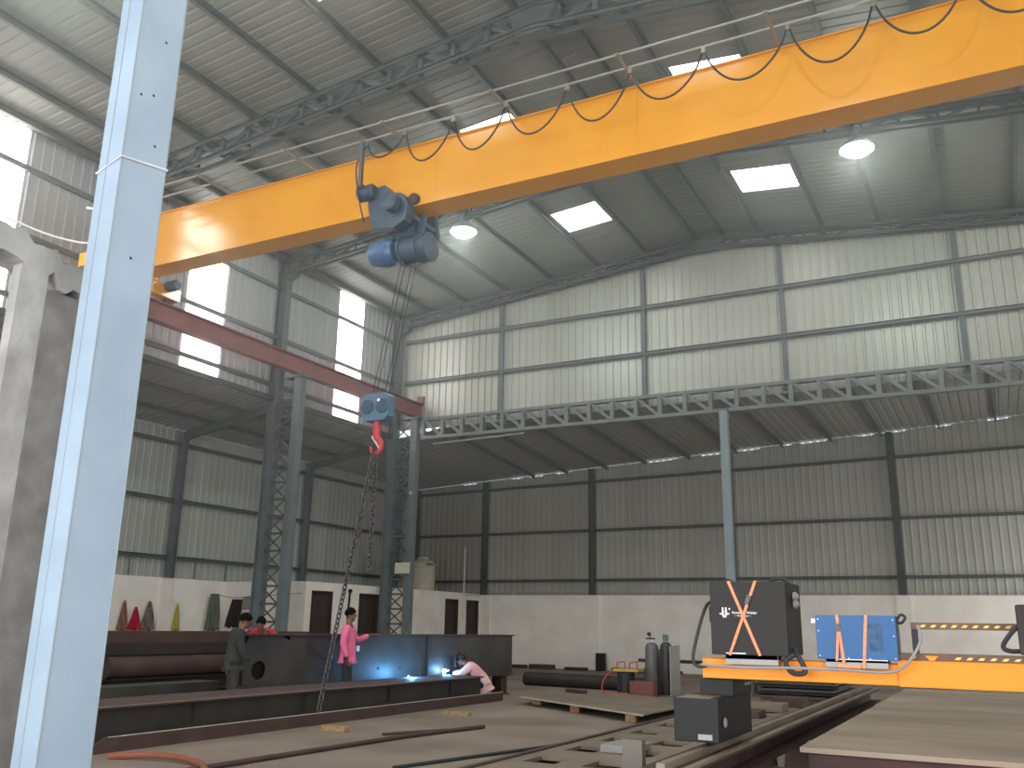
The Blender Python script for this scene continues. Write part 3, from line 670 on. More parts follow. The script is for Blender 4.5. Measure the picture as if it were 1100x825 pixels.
mb = MB(); mb.tube(bezier([(-6.36,3.78,4.42),(-6.1,3.95,4.3),(-5.75,4.0,4.18),(-5.6,4.02,4.17)]), 0.008, 6); tag(mb.build('sagging_wire', M_pvc, None, (-6.36,3.78,4.42)), 'white wire sagging from the cement wall to the pale blue column', 'wire')
mb = MB(); mb.tube([(-5.62,4.0,4.42),(-5.7,3.98,4.44)], [0.006,0.012], 8); tag(mb.build('conduit_stub', M_cream, None, (-5.62,4.0,4.42)), 'small white stub poking from the side of the pale blue column', 'stub')

# ------------------------------------------------------------------ things on the far corner rooms and walls
t = thing('water_tank', 'cream plastic water tank standing on the low rooms in the corner', 'tank', (-18.75, 28.6, BZ))
mb = MB(); mb.lathe([(0.46,0),(0.475,0.03),(0.475,0.25),(0.465,0.27),(0.475,0.29),(0.475,0.52),(0.465,0.54),(0.475,0.56),(0.475,0.80),(0.465,0.82),(0.475,0.85),(0.47,0.98),(0.36,1.1),(0.2,1.14)], (-18.75,28.6,BZ), n=32); mb.build('tank_body', M_tank, t)
mb = MB(); mb.lathe([(0.2,1.12),(0.22,1.14),(0.22,1.2),(0.18,1.23),(0.05,1.25)], (-18.75,28.6,BZ), n=24); mb.build('lid', M_tank, t)
mb = MB()
mb.box(-18.32,-18.26,28.2,28.55,BZ+0.93,BZ+0.97); mb.build('brand_strip', M_rust, t)
t = thing('drain_pipe', 'thin white plastic pipe standing before the last brown door', 'pipe', (-18.0, 31.0, 1.7))
mb = MB(); mb.tube([(-17.9,30.2,1.9),(-17.9,30.2,4.35)], 0.03, 8); mb.build('upright', M_pvc, t)
mb = MB(); mb.tube([(-17.9,30.2,2.6),(-17.9,31.4,2.6)], 0.03, 8); mb.build('cross_pipe', M_pvc, t)
mb = MB(); mb.tube([(-17.86,30.22,1.75),(-17.86,30.22,2.4)], 0.05, 8); mb.build('meter_case', M_pvc, t)
def garment(x, y, z0, z1, w, m, label, top=0.12, nrm='x', name='hanging_garment', lean=0.0):
    rows = []; n = 14
    for i in range(9):
        s = i/8; ww = w*(top+(1-top)*min(1, s*1.15)**0.8); row = []
        for j in range(n+1):
            q = j/n-0.5; off = 0.06+0.035*math.sin(j*1.9+i*0.3)*(0.3+s)
            a = q*ww+lean*s
            row.append((x+off, y+a, z1+(z0-z1)*s+0.03*math.sin(j*1.2)*s) if nrm == 'x' else (x+a, y-off, z1+(z0-z1)*s+0.03*math.sin(j*1.2)*s))
        rows.append(row)
    mb = MB(); mb.grid(rows); o = mb.build(name, m, None, (x, y, z0))
    s = o.modifiers.new('thickness', 'SOLIDIFY'); s.thickness = 0.012
    return tag(o, label, 'garment', 'clothes on the white wall')
C1 = mat('brown cloth', (150,110,94), 0.9); C2 = mat('red cloth', (190,32,62), 0.9); C3 = mat('grey brown cloth', (134,120,116), 0.9, rgb2=(90,80,78), scale=6)
C4 = mat('yellow cloth', (196,176,70), 0.9); C5 = mat('grey green cloth', (104,110,100), 0.9); C6 = mat('dark brown cloth', (52,44,44), 0.9); C7 = mat('pale grey cloth', (150,150,148), 0.9)
garment(XL, 17.55, 1.2, 1.98, 0.34, C1, 'narrow brown cloth hanging on the white wall beside the red one')
garment(XL, 17.95, 1.2, 1.82, 0.42, C2, 'red cloth hanging on the white wall')
garment(XL, 18.4, 1.2, 1.98, 0.5, C3, 'grey brown shirt hanging on the white wall between red and yellow cloths')
garment(XL, 19.4, 1.2, 1.96, 0.24, C4, 'narrow yellow cloth hanging on the white wall')
garment(XL+0.05, 20.75, 1.2, 2.27, 0.6, C5, 'large grey green cloth hanging at the corner of the low rooms', 0.55)
garment(-20.5, BY0-0.02, 1.3, 2.12, 0.5, C6, 'dark brown shirt hanging on the line beside the grey green cloth', 0.9, 'y', lean=-0.15)
garment(-20.08, BY0-0.02, 1.85, 2.2, 0.42, C7, 'pale grey cloth hanging on the line behind the man in grey', 0.85, 'y')
mb = MB(); mb.tube([(XL+0.06,20.9,2.25),(-20.7,BY0-0.1,2.16),(-20.1,BY0-0.1,2.2),(-18.0,BY0-0.1,2.3)], 0.008, 6); tag(mb.build('washing_line', M_cable, None, (XL+0.06,20.9,2.25)), 'washing line strung along the end of the low rooms', 'line')
mb = MB(); mb.bar((BX+0.03,23.25,1.6),(BX+0.03,23.3,2.42),0.05,0.04); mb.ell((BX+0.04,23.3,2.45),0.06,0.08,0.06); tag(mb.build('hanging_brush', M_dark, None, (BX+0.03,23.25,1.6)), 'dark long-handled brush hanging between the two near brown doors', 'brush')

# ------------------------------------------------------------------ fabrication yard on the left
# long beam lying on the floor in the foreground
t = thing('long_box_beam', 'long dark steel box beam lying on the floor in front of the men', 'beam', (-9.8, 12.2, 0))
mb = MB(); mb.box(-10.25,-9.50,7.0,16.8,0.03,0.47); mb.build('web_box', M_mill, t)
mb = MB(); mb.box(-10.35,-9.40,6.9,16.75,0.47,0.50); mb.build('top_plate', M_rust, t)
mb = MB(); mb.box(-9.405,-9.397,6.9,16.75,0.49,0.502); mb.build('ground_edge', M_plate, t)  # paler strip along the front edge of the top plate
for y in (9.2,11.4,13.6,15.6):
    mb = MB(); mb.box(-9.502,-9.46,y-0.006,y+0.006,0.2,0.47); mb.build('stiffener', M_mill, t)
t = thing('channel_beam', 'low red brown channel beam lying along the front of the long box beam', 'beam', (-9.3, 12.4, 0))
mb = MB(); mb.prism([(-9.38,7.35,0),(-9.38,17.4,0),(-9.38,17.4,0.17),(-9.38,7.75,0.17),(-9.38,7.6,0.10),(-9.38,7.35,0.10)], (0.08,0,0)); mb.build('web', M_rust, t)
mb = MB(); mb.box(-9.315,-9.297,7.75,17.4,0.165,0.176); mb.build('ground_edge', M_edge, t)  # bright strip paints the highlight along the channel's top edge
mb = MB(); mb.box(-9.46,-9.38,7.75,17.4,0.0,0.015); mb.build('flange', M_rust, t)
# tall plate girder on stands behind it
ga = Vector((-11.2,11.83,0)); gb = Vector((-10.05,19.2,0)); gd = (gb-ga).normalized()
TF = Matrix(((gd.x, gd.y, 0, ga.x), (gd.y, -gd.x, 0, ga.y), (0,0,1,0), (0,0,0,1)))   # local x along the girder, local y towards the camera side
L = (gb-ga).length
t = thing('plate_girder', 'tall dark plate girder with a round hole near its end, set on stands', 'girder', ga+Vector((0,0,0.4)))
def plate_hole(mb, x0, x1, z0, z1, y, th, hx, hz, r, n=24):
    cx, cz = hx, hz; O = []; I = []
    for k in range(n):
        q = 2*PI*k/n+PI/n; c, s = math.cos(q), math.sin(q)
        tx = ((x1-cx) if c > 0 else (x0-cx))/c; tz = ((z1-cz) if s > 0 else (z0-cz))/s; tt = min(tx, tz)
        O.append((cx+c*tt, cz+s*tt)); I.append((cx+c*r, cz+s*r))
    for yy in (y, y-th):
        mb._add([(p[0],yy,p[1]) for p in O]+[(p[0],yy,p[1]) for p in I], [(k,(k+1)%n,n+(k+1)%n,n+k) for k in range(n)])
    mb._add([(p[0],y,p[1]) for p in I]+[(p[0],y-th,p[1]) for p in I], [(k,(k+1)%n,n+(k+1)%n,n+k) for k in range(n)])
mb = MB(TF); plate_hole(mb, 0.0, 0.95, 0.44, 1.26, 0.0, 0.02, 0.32, 0.70, 0.15); mb.box(0.95, L, -0.02, 0.0, 0.44, 1.26); mb.build('near_web', M_mill2, t)
mb = MB(TF); mb.box(0.0, L, -0.32, -0.30, 0.44, 1.26); mb.build('far_web', M_mill, t)
mb = MB(TF); mb.box(-0.03, L+0.03, -0.37, 0.05, 1.26, 1.29); mb.build('top_flange', M_rust, t)
mb = MB(TF); mb.box(-0.03, L+0.03, -0.37, 0.05, 0.41, 0.44); mb.build('bottom_flange', M_rust, t)
mb = MB(TF); mb.box(L-0.02, L, -0.3, -0.02, 0.44, 1.26); mb.build('end_plate', M_mill, t)
for x in (4.55,):
    mb = MB(TF); mb.box(x-0.01, x+0.01, 0.0, 0.045, 0.44, 1.26); mb.build('stiffener', M_mill2, t)
for x in (3.15,3.75,5.1):
    mb = MB(TF); mb.lathe([(0.028,0),(0.028,0.003)], (x,0,0.66), (0,1,0), 12); mb.build('bolt_hole', M_dark, t)
mb = MB(TF); mb.box(2.55,2.63,0.0,0.003,0.98,1.08); mb.build('chalk_mark', M_whitepaint, t)
for i, x in enumerate((0.6, 3.5, L-0.25)):
    q = TF @ Vector((x,-0.16,0))
    tt = thing('work_stand', 'dark steel stand under the tall plate girder, ' + ['at the end with the hole','at its middle','at its far end by the crouching welder'][i], 'stand', q, 'stands under the plate girder')
    mb = MB(TF); mb.isec((x,-0.16,0.02), (x,-0.16,0.39), 0.22, 0.26, 0.02, (0,1,0)); mb.build('upright', M_rust, tt)
    mb = MB(TF); mb.box(x-0.15,x+0.15,-0.34,0.02,0,0.02); mb.build('foot_plate', M_rust, tt)
    mb = MB(TF); mb.box(x-0.15,x+0.15,-0.34,0.02,0.39,0.41); mb.build('head_plate', M_rust, tt)
# stack of steel behind, by the white wall
sx = -15.6
def steel_bar(name, x, y0, y1, z, w, h, label, m, kind):
    mb = MB()
    if kind == 'i': mb.isec((x,y0,z+h/2), (x,y1,z+h/2), w, h, 0.018)
    elif kind == 'c': mb.chan((x-w/2,y0,z+h/2), (x-w/2,y1,z+h/2), w, h, 0.016, (0,0,1), 1)
    elif kind == 'o': mb.lathe([(w/2-0.012,0.02),(w/2-0.012,0),(w/2,0),(w/2,y1-y0),(w/2-0.012,y1-y0),(w/2-0.012,y1-y0-0.02)], (x,y0,z+w/2), (0,1,0), 28)
    else: mb.bevbox(x-w/2,x+w/2,y0,y1,z,z+h,0.008)
    return tag(mb.build(name, m, None, (x,y0,z)), label, 'steel section')
steel_bar('steel_section', sx-0.1, 11.2, 18.6, 1.02, 0.5, 0.24, 'dark beam on top of the steel stack by the hanging clothes', M_rust, 'b')
steel_bar('steel_section', sx-0.05, 11.6, 18.4, 0.80, 0.52, 0.22, 'dark channel lying second from top in the steel stack', M_mill, 'b')
steel_bar('steel_pipe', sx+0.1, 12.6, 18.8, 0.36, 0.44, 0.44, 'thick dark brown pipe lying under the beams of the steel stack', M_rust, 'o')
steel_bar('steel_section', sx-0.45, 11.2, 19.0, 0.36, 0.44, 0.44, 'dark box section lying behind the thick pipe in the steel stack', M_mill, 'b')
steel_bar('steel_section', sx+0.1, 11.0, 17.2, 0.10, 0.4, 0.26, 'dark beam lying at the foot of the steel stack', M_mill, 'i')
steel_bar('steel_section', sx-0.45, 11.0, 18.4, 0.10, 0.4, 0.26, 'dark beam lying at the back foot of the steel stack', M_mill, 'i')
for i, y in enumerate((12.2,17.0)):
    mb = MB(); mb.bevbox(sx-0.8,sx+0.5,y-0.06,y+0.06,0,0.10,0.006); tag(mb.build('timber_bearer', M_wood, None, (sx,y,0)), 'timber bearer on the floor below the ' + ['near end','far end'][i] + ' of the steel stack', 'timber', 'bearers under the steel stack')
for i, y in enumerate((12.9,16.6)):
    pass
mb = MB(); mb.bevbox(-13.0,-12.72,13.3,15.2,0.52,0.58,0.008); mb.box(-12.98,-12.74,13.4,13.5,0,0.52); mb.box(-12.98,-12.74,15.0,15.1,0,0.52)
tag(mb.build('plank_trestle', M_wood, None, (-12.86,14.2,0)), 'pale plank on trestle legs beside the man in grey', 'trestle')
steel_bar('steel_plate', -12.2, 9.2, 12.1, 0.0, 0.5, 0.5, 'dark steel box lying between the steel stack and the long box beam', M_mill2, 'b')
# bits on the floor
mb = MB(); mb.bevbox(-8.82,-8.40,10.98,11.1,0,0.07,0.006); tag(mb.build('timber_block', M_wood, None, (-8.6,11.0,0)), 'pale timber block on the floor at the foot of the chain', 'timber')
mb = MB(); mb.bevbox(-8.72,-8.2,14.1,14.22,0,0.06,0.006); tag(mb.build('timber_block', M_wood, None, (-8.4,14.15,0)), 'pale timber block on the floor before the long beam, near the welder', 'timber')
mb = MB(); mb.tube(bezier([(-7.45,7.2,0.03),(-7.4,9.0,0.03),(-7.3,10.97,0.03),(-7.05,12.6,0.03)]), 0.03, 8); tag(mb.build('floor_pipe', M_rust, None, (-7.4,9,0)), 'thin brown pipe lying on the open floor beside the long beam', 'pipe')
mb = MB(); mb.tube([(-7.75,11.0,0.02),(-7.3,12.0,0.02)], 0.02, 8); tag(mb.build('floor_rod', M_rust, None, (-7.5,11.5,0)), 'short brown rod lying slantwise beside the thin brown pipe', 'rod')
mb = MB(); mb.tube(bezier([(-5.9,8.6,0.02),(-5.5,10.3,0.02),(-5.1,11.9,0.02),(-4.8,12.7,0.02)]), 0.02, 8); tag(mb.build('floor_cable', M_cable, None, (-5.5,10,0)), 'dark cable lying across the open floor left of the slotted frame', 'cable')
mb = MB(); mb.tube(bezier([(-8.9,7.45,0.03),(-8.5,7.65,0.05),(-8.1,7.7,0.05),(-7.7,7.6,0.04),(-7.3,7.3,0.04)]), 0.035, 8); tag(mb.build('red_hose', mat('red brown hose',(140,78,56),0.7), None, (-8.3,7.6,0)), 'red brown hose on the floor at the near end of the long beam', 'hose')

# ------------------------------------------------------------------ middle of the floor
t = thing('steel_sheet', 'broad brown steel sheet lying on blocks on the open floor', 'sheet', (-7.2, 17.5, 0.1))
poly = [(-8.62,16.85,0.13),(-5.28,14.65,0.13),(-5.2,18.2,0.13),(-8.9,19.4,0.13)]
mb = MB(); mb.prism(poly, (0,0,0.018)); mb.build('plate', M_plate, t)
mb = MB(); mb.bar((-8.63,16.835,0.139),(-5.27,14.635,0.139),0.012,0.03); mb.build('cut_edge', M_edge, t)
for i, (x, y) in enumerate(((-7.0,15.9),(-5.6,15.0),(-8.3,17.0),(-5.6,17.9),(-8.3,19.0))):
    mb = MB(); mb.bevbox(x-0.09,x+0.09,y-0.07,y+0.07,0,0.13,0.008)
    tag(mb.build('timber_packer', mat('red oxide block',(150,92,78),0.7) if i == 0 else M_wood, None, (x,y,0)), 'packing block under the broad steel sheet, ' + ['halfway along its front edge','at its near right corner','at its front left corner','at its back right corner','at its back left corner'][i], 'block', 'packing blocks under the sheet')
steel_bar('steel_offcut', -7.85, 18.3, 18.9, 0.15, 0.12, 0.07, 'small red brown steel offcut lying on the broad steel sheet', M_rust, 'b')
bpy.data.objects['steel_offcut'].rotation_euler = (0,0,math.radians(62))
mb = MB(); mb.lathe([(0.15,0.03),(0.15,0),(0.165,0),(0.165,3.6),(0.15,3.6),(0.15,3.57)], (-11.25,22.3,0.165), (1,-0.12,0), 28); tag(mb.build('long_pipe', M_mill, None, (-11.25,22.3,0)), 'long dark pipe lying on the floor before the far white wall', 'pipe')
# gas cylinders on a trolley
t = thing('cylinder_trolley', 'grey steel trolley back plate standing behind the two gas cylinders', 'trolley', (-6.95, 21.1, 0))
mb = MB(); mb.box(-7.5,-6.72,21.12,21.15,0.03,1.02); mb.build('back_plate', M_grey, t)
mb = MB(); mb.prism([(-6.73,20.55,0.03),(-6.70,21.15,0.03),(-6.70,21.15,1.12),(-6.73,20.55,1.1)], (-0.02,0.0,0)); mb.build('side_plate', M_grey, t)
mb = MB(); mb.box(-7.5,-6.68,20.7,21.2,0.0,0.03); mb.build('base_plate', M_steel, t)
for x in (-7.4,-6.8):
    mb = MB(); mb.lathe([(0.04,-0.03),(0.1,-0.03),(0.1,0.03),(0.04,0.03)], (x,21.24,0.1), (1,0,0), 16); mb.build('wheel', M_cable, t)
def cylinder(x, y, hgt, r, m, label, cap):
    t = thing('gas_cylinder', label, 'gas cylinder', (x, y, 0.03), 'gas cylinders')
    mb = MB(); mb.lathe([(r*0.9,0),(r,0.02),(r,hgt-0.14),(r*0.92,hgt-0.07),(r*0.6,hgt-0.015),(0.04,hgt)], (x,y,0.03), n=24); mb.build('cylinder_body', m, t)
    mb = MB(); mb.lathe([(0.03,0),(0.025,0.03),(0.03,0.12),(0.015,0.14)], (x,y,hgt+0.02), n=12); mb.build('valve', M_bolt, t)
    if cap:
        mb = MB(); mb.lathe([(0.06,0),(0.065,0.01),(0.065,0.12),(0.05,0.15)], (x,y-0.02,hgt+0.05), n=16); mb.build('green_cap', mat('green cap',(92,124,104),0.5), t)
    else:
        mb = MB(); mb.tube([(x-0.12,y-0.05,hgt+0.12),(x+0.1,y-0.05,hgt+0.12)], 0.018, 8); mb.build('regulator_pipe', M_chain, t)
        mb = MB(); mb.lathe([(0.03,0),(0.045,0.01),(0.045,0.05),(0.02,0.06)], (x-0.02,y-0.08,hgt+0.22), (0,-1,0), 14); mb.tube([(x-0.02,y-0.06,hgt+0.12),(x-0.02,y-0.06,hgt+0.22)],0.012,6); mb.build('gauge', M_cable, t)
cylinder(-7.28, 20.88, 1.14, 0.155, mat('grey gas cylinder',(112,112,108),0.5,0.2), 'grey gas cylinder with gauge, before the trolley plate', False)
cylinder(-6.93, 20.86, 1.16, 0.135, mat('dark gas cylinder',(70,66,64),0.5,0.2), 'dark gas cylinder with a green cap, before the trolley plate', True)
t = thing('wire_feeder', 'small yellow and black welding set with red handles beside the cylinders', 'welding set', (-7.75, 20.4, 0))
mb = MB(); mb.lathe([(0.18,0.08),(0.2,0.1),(0.2,0.5),(0.18,0.52)], (-7.78,20.5,0), n=20); mb.build('drum', M_cable, t)
mb = MB(); mb.bevbox(-8.03,-7.42,20.3,20.75,0.52,0.58,0.02); mb.build('top_plate', mat('yellow set plate',(206,170,70),0.5), t)
for x in (-7.95,-7.65):
    mb = MB(); mb.tube([(x,20.4,0.58),(x,20.4,0.72),(x+0.18,20.4,0.74),(x+0.18,20.4,0.58)], 0.016, 8); mb.build('handle', M_hookred, t)
mb = MB(); mb.tube(bezier([(-8.02,20.4,0.56),(-8.2,20.3,0.4),(-8.25,20.2,0.15),(-8.1,20.1,0.03)]), 0.015, 6); mb.build('hose', M_hookred, t)
for x, y in ((-7.92,20.4),(-7.62,20.4),(-7.78,20.66)):
    mb = MB(); mb.tube([(x,y,0),(x,y,0.1)], 0.02, 8); mb.build('leg', M_cable, t)
mb = MB(); mb.bevbox(-7.55,-7.0,20.1,20.4,0,0.34,0.01); tag(mb.build('toolbox', mat('dull red box',(128,74,66),0.6), None, (-7.3,20.2,0)), 'dull red steel box on the floor before the gas cylinders', 'box')
mb = MB(); mb.tube(bezier([(-8.3,20.2,0.03),(-8.0,19.9,0.05),(-7.7,20.0,0.05),(-7.5,19.95,0.04)]), 0.04, 8); tag(mb.build('red_cable_coil', mat('bright red cable',(204,44,74),0.6), None, (-7.9,20,0)), 'bright red cable lying on the floor before the dull red box', 'cable')
# along the far wall
mb = MB(); mb.bevbox(-12.92,-12.62,31.05,31.3,0,0.6,0.01); tag(mb.build('fuse_box', M_dark, None, (-12.77,31.2,0)), 'small dark cabinet standing against the far white wall', 'cabinet')
rails = [('bar_trestle','dark steel bar across trestles behind the gas cylinders',-8.3,-5.2,22.8,0.66,0.74),('steel_bar','dark steel bar lying low behind the gas cylinders',-6.6,-3.5,23.4,0.30,0.38)]
for nm, lb, x0, x1, y, z0, z1 in rails:
    t = thing(nm, lb, 'trestle', (x0,y,0))
    mb = MB(); mb.box(x0,x1,y-0.05,y+0.05,z0,z1); mb.build('bar', M_mill, t)
    for x in (x0+0.2,x1-0.2):
        mb = MB(); mb.bar((x,y-0.15,0),(x,y,z0),0.05,0.05); mb.bar((x,y+0.15,0),(x,y,z0),0.05,0.05); mb.build('leg', M_rust, t)
for i, (x, y, w, d, hh) in enumerate(((-16.2,30.9,1.2,0.3,0.12),(-14.9,30.8,0.9,0.35,0.16),(-13.6,30.9,0.8,0.3,0.1),(-11.6,30.8,1.1,0.4,0.14),(-10.2,30.9,0.9,0.3,0.1))):
    mb = MB(); mb.bevbox(x-w/2,x+w/2,y-d/2,y+d/2,0,hh,0.01); tag(mb.build('scrap_plate', M_rust if i%2 else M_mill, None, (x,y,0)), 'flat dark scrap steel at the far white wall, %s from the low rooms' % ORD[i], 'scrap', 'scrap along the far wall')
for i in range(6):
    x0 = -4.9+0.06*(i%3); y0 = 20.4+0.15*(i%2)
    mb = MB(); mb.box(x0, x0+1.75-0.1*(i%3), y0, y0+2.6, 0.12+i*0.07, 0.17+i*0.07)
    tag(mb.build('stacked_plate', M_mill if i%2 else M_mill2, None, (x0,y0,0.12+i*0.07)), 'dark steel plate in the pile behind the black carriage, %s from the floor' % ORD[i], 'plate', 'pile of steel plates')
for i, y in enumerate((20.8,22.6)):
    mb = MB(); mb.bevbox(-4.8,-3.2,y-0.06,y+0.06,0,0.12,0.006); tag(mb.build('timber_bearer', M_wood, None, (-3.9,y,0)), 'timber bearer below the ' + ['near side','far side'][i] + ' of the plate pile', 'timber', 'bearers under the plate pile')
for i in range(5):
    x0 = -2.1-0.02*i; y0 = 14.5+1.2*i
    mb = MB(); zb0 = 0.212 if i < 3 else 0.0
    mb.bevbox(-3.95+0.1*i, -3.4+0.1*i, y0, y0+0.5, zb0, zb0+0.1+0.03*(i%3), 0.01)
    tag(mb.build('steel_offcut', M_plate if i%2 else M_rust, None, (x0,y0,0)), 'steel offcut on the floor behind the black carriage, %s from it' % ORD[i], 'offcut', 'offcuts behind the carriage')

# ------------------------------------------------------------------ slotted frame on the floor
t = thing('slotted_frame', 'flat slotted steel frame lying on the floor beside the table rail', 'frame', (-3.6, 11.8, 0))
mb = MB(); xs = [-4.55,-4.35,-4.0,-3.72,-3.37,-3.15]; ys2 = []
y = 7.0
while y < 16.5: ys2 += [y, y+0.55]; y += 1.0
ys2.append(y)
for i in range(len(xs)-1):
    for j in range(len(ys2)-1):
        if i in (1,3) and j % 2 == 1: continue
        mb.box(xs[i],xs[i+1],ys2[j],ys2[j+1],0.17,0.21)
mb.build('slotted_plate', M_plate, t)
for x in (-4.55,-3.15):
    mb = MB(); mb.box(x-0.03,x+0.03,7.0,ys2[-1],0,0.23); mb.build('side_rail', M_rust, t)
mb = MB(); mb.bevbox(-3.95,-3.55,9.6,10.1,0.212,0.29,0.01); tag(mb.build('zinc_tray', M_grey, None, (-3.8,9.9,0.212)), 'pale grey tray lying on the slotted floor frame', 'tray')

# ------------------------------------------------------------------ cutting machine: rail, table, gantry
RX = -2.12
t = thing('machine_rail', 'raised steel rail carrying the black carriage of the cutting machine', 'rail', (RX, 11, 0))
mb = MB(); mb.isec((RX,6.2,0.48), (RX,17.0,0.48), 0.34, 0.2, 0.02); mb.build('rail_beam', M_rust, t)
mb = MB(); mb.box(RX-0.03,RX+0.03,6.2,17.0,0.58,0.63); mb.build('rail_head', M_plate, t)
mb = MB(); mb.box(RX+0.12,RX+0.17,6.2,17.0,0.58,0.60); mb.build('rack', M_plate, t)
for y in (6.6,7.7,9.2,10.7,12.2,13.7,15.2,16.7):
    mb = MB(); mb.prism([(RX-0.14,y-0.04,0),(RX+0.14,y-0.04,0),(RX+0.1,y-0.04,0.38),(RX-0.1,y-0.04,0.38)], (0,0.08,0)); mb.build('leg', M_rust, t)
mb = MB(); mb.box(-2.66,-2.50,6.9,6.98,0.0,0.68); mb.box(-2.72,-2.44,6.85,7.05,0,0.02); tag(mb.build('stop_post', mat('dusty grey post',(112,105,98),0.7), None, (-2.58,6.94,0)), 'short grey stop post standing before the black carriage', 'post')
t = thing('cutting_table', 'wide brown steel cutting table beneath the orange gantry', 'table', (0.7, 12.4, 0))
mb = MB(); mb.box(-1.55,3.2,7.95,17.0,0.56,0.6); mb.build('table_top', M_bed, t)
mb = MB(); mb.box(-1.5,3.15,8.02,8.14,0.30,0.56); mb.box(-1.5,3.15,16.8,16.92,0.30,0.56); mb.box(-1.5,-1.4,8.1,16.9,0.30,0.56); mb.box(3.05,3.15,8.1,16.9,0.3,0.56); mb.build('table_frame', M_bedred, t)
mb = MB(); mb.box(-1.75,3.2,7.8,7.95,0.38,0.44); mb.build('front_ledge', M_mill, t)
for x in (-1.4,0.2,1.6,3.0):
    for y in (8.1,12.4,16.8):
        mb = MB(); mb.box(x-0.06,x+0.06,y-0.06,y+0.06,0,0.56 if y > 9 else 0.32); mb.build('leg', M_bedred, t)
GYf = 7.5
g = thing('cutting_gantry', 'orange gantry beam of the cutting machine riding on a black carriage', 'gantry', (-0.5, 7.7, 0.63))
mb = MB(); mb.bevbox(-2.19,-0.72,GYf,GYf+0.4,1.12,1.27,0.008); mb.bevbox(-0.72,3.3,GYf-0.03,GYf+0.4,1.115,1.305,0.008); mb.build('beam', M_orange, g)
s = MB(); s.box(-0.72,3.3,GYf-0.045,GYf+0.1,1.303,1.352); st = s.build('rack_strip', M_brown, g)
for k in range(26):
    x = -0.64+k*0.075
    if k in (1,2,3): continue
    d = MB(); d.prism([(x,GYf-0.048,1.315),(x+0.02,GYf-0.048,1.332),(x+0.05,GYf-0.048,1.332),(x+0.035,GYf-0.048,1.315)], (0,0.004,0)); d.build('guide_mark', M_dash, st)
s = MB(); s.prism([(-0.53,GYf-0.06,1.337),(-0.44,GYf-0.06,1.337),(-0.47,GYf-0.06,1.305),(-0.5,GYf-0.06,1.305)], (0,0.03,0)); s.build('junction_tag', M_orange, st)
s = MB(); s.box(-0.62,1.6,GYf+0.1,GYf+0.2,1.522,1.572); st = s.build('cable_tray', M_brown, g)
for k in range(20):
    x = -0.56+k*0.07
    d = MB(); d.prism([(x,GYf+0.096,1.537),(x+0.018,GYf+0.096,1.556),(x+0.048,GYf+0.096,1.556),(x+0.032,GYf+0.096,1.537)], (0,0.005,0)); d.build('guide_mark', M_dash, st)
for x in (-0.60,1.5):
    s = MB(); s.box(x-0.02,x+0.02,GYf+0.12,GYf+0.18,1.3,1.53); s.build('tray_post', M_mill, g)
s = MB(); s.bevbox(0.08,0.5,GYf-0.12,GYf+0.1,1.36,1.7,0.02); s.build('torch_carriage', M_mill, g)
s = MB(); s.tube(bezier([(0.12,GYf-0.06,1.57),(0.05,GYf-0.06,1.52),(-0.02,GYf-0.05,1.42),(0.02,GYf-0.05,1.385),(0.14,GYf-0.05,1.39)]), 0.016, 8); s.build('torch_cable', M_cable, g)
c = MB(); c.bevbox(-2.35,-2.0,7.22,8.28,0.66,0.98,0.012); cb = c.build('carriage', M_blk2, g)
s = MB(); s.bevbox(-2.24,-1.97,7.58,8.2,0.98,1.115,0.01); s.build('carriage_neck', M_blk2, cb)
s = MB(); s.box(-2.33,-2.06,7.24,7.56,0.98,0.984); s.build('carriage_lid', M_plate, cb)
s = MB(); s.lathe([(0.03,0),(0.04,0.01),(0.03,0.02)], (-2.0,7.38,0.8), (1,0,0), 14); s.build('keyhole_cap', M_grey, cb)
s = MB(); s.box(-2.16,-2.05,7.215,7.222,0.68,0.72); s.build('rating_plate', M_grey, cb)
s = MB(); s.box(-1.972,-1.966,7.95,8.15,1.05,1.07); s.build('side_slot', M_grey, cb)
for y in (7.4,8.1):
    s = MB(); s.lathe([(0.05,-0.03),(0.07,-0.02),(0.07,0.02),(0.05,0.03)], (RX,y,0.695), (1,0,0), 16); s.build('wheel', M_rust, cb)
s = MB(); s.bevbox(3.0,3.4,7.22,8.28,0.0,1.12,0.012); s.build('far_support', M_blk2, g)
# black cabinet on the gantry
t = thing('power_cabinet', 'black power source cabinet with crossed orange straps and white lettering', 'cabinet', (-1.78, 7.65, 1.23))
FX0, FX1, FZ0, FZ1, FY = -2.07, -1.475, 1.305, 1.865, 7.36
mb = MB(); mb.bevbox(FX0,FX1,FY,7.95,FZ0,FZ1,0.012); mb.build('shell', M_black, t)
mb = MB(); mb.bevbox(-1.97,-1.56,FY+0.02,7.85,1.272,1.31,0.004); mb.bevbox(-1.97,-1.56,FY+0.02,7.49,1.235,1.31,0.004); mb.build('mounting_stand', M_grey, t)
mb = MB(); mb.tube(bezier([(-1.65,7.6,FZ1),(-1.6,7.6,FZ1+0.03),(-1.53,7.6,FZ1+0.03),(-1.49,7.6,FZ1)]), 0.014, 8); mb.build('lifting_eye', M_mill, t)
mb = MB(); mb.tube(bezier([(-2.03,7.6,FZ1),(-1.98,7.6,FZ1+0.025),(-1.93,7.6,FZ1)]), 0.014, 8); mb.build('lifting_eye', M_mill, t)
for z in (1.70,1.76):
    mb = MB(); mb.lathe([(0.02,0),(0.035,0.01),(0.035,0.03),(0.015,0.05)], (FX1,7.62,z), (1,0,0), 14); mb.build('socket', M_grey, t)
mb = MB(); mb.box(-1.955,-1.80,FY-0.004,FY,1.315,1.323); mb.build('rating_strip', M_whitepaint, t)
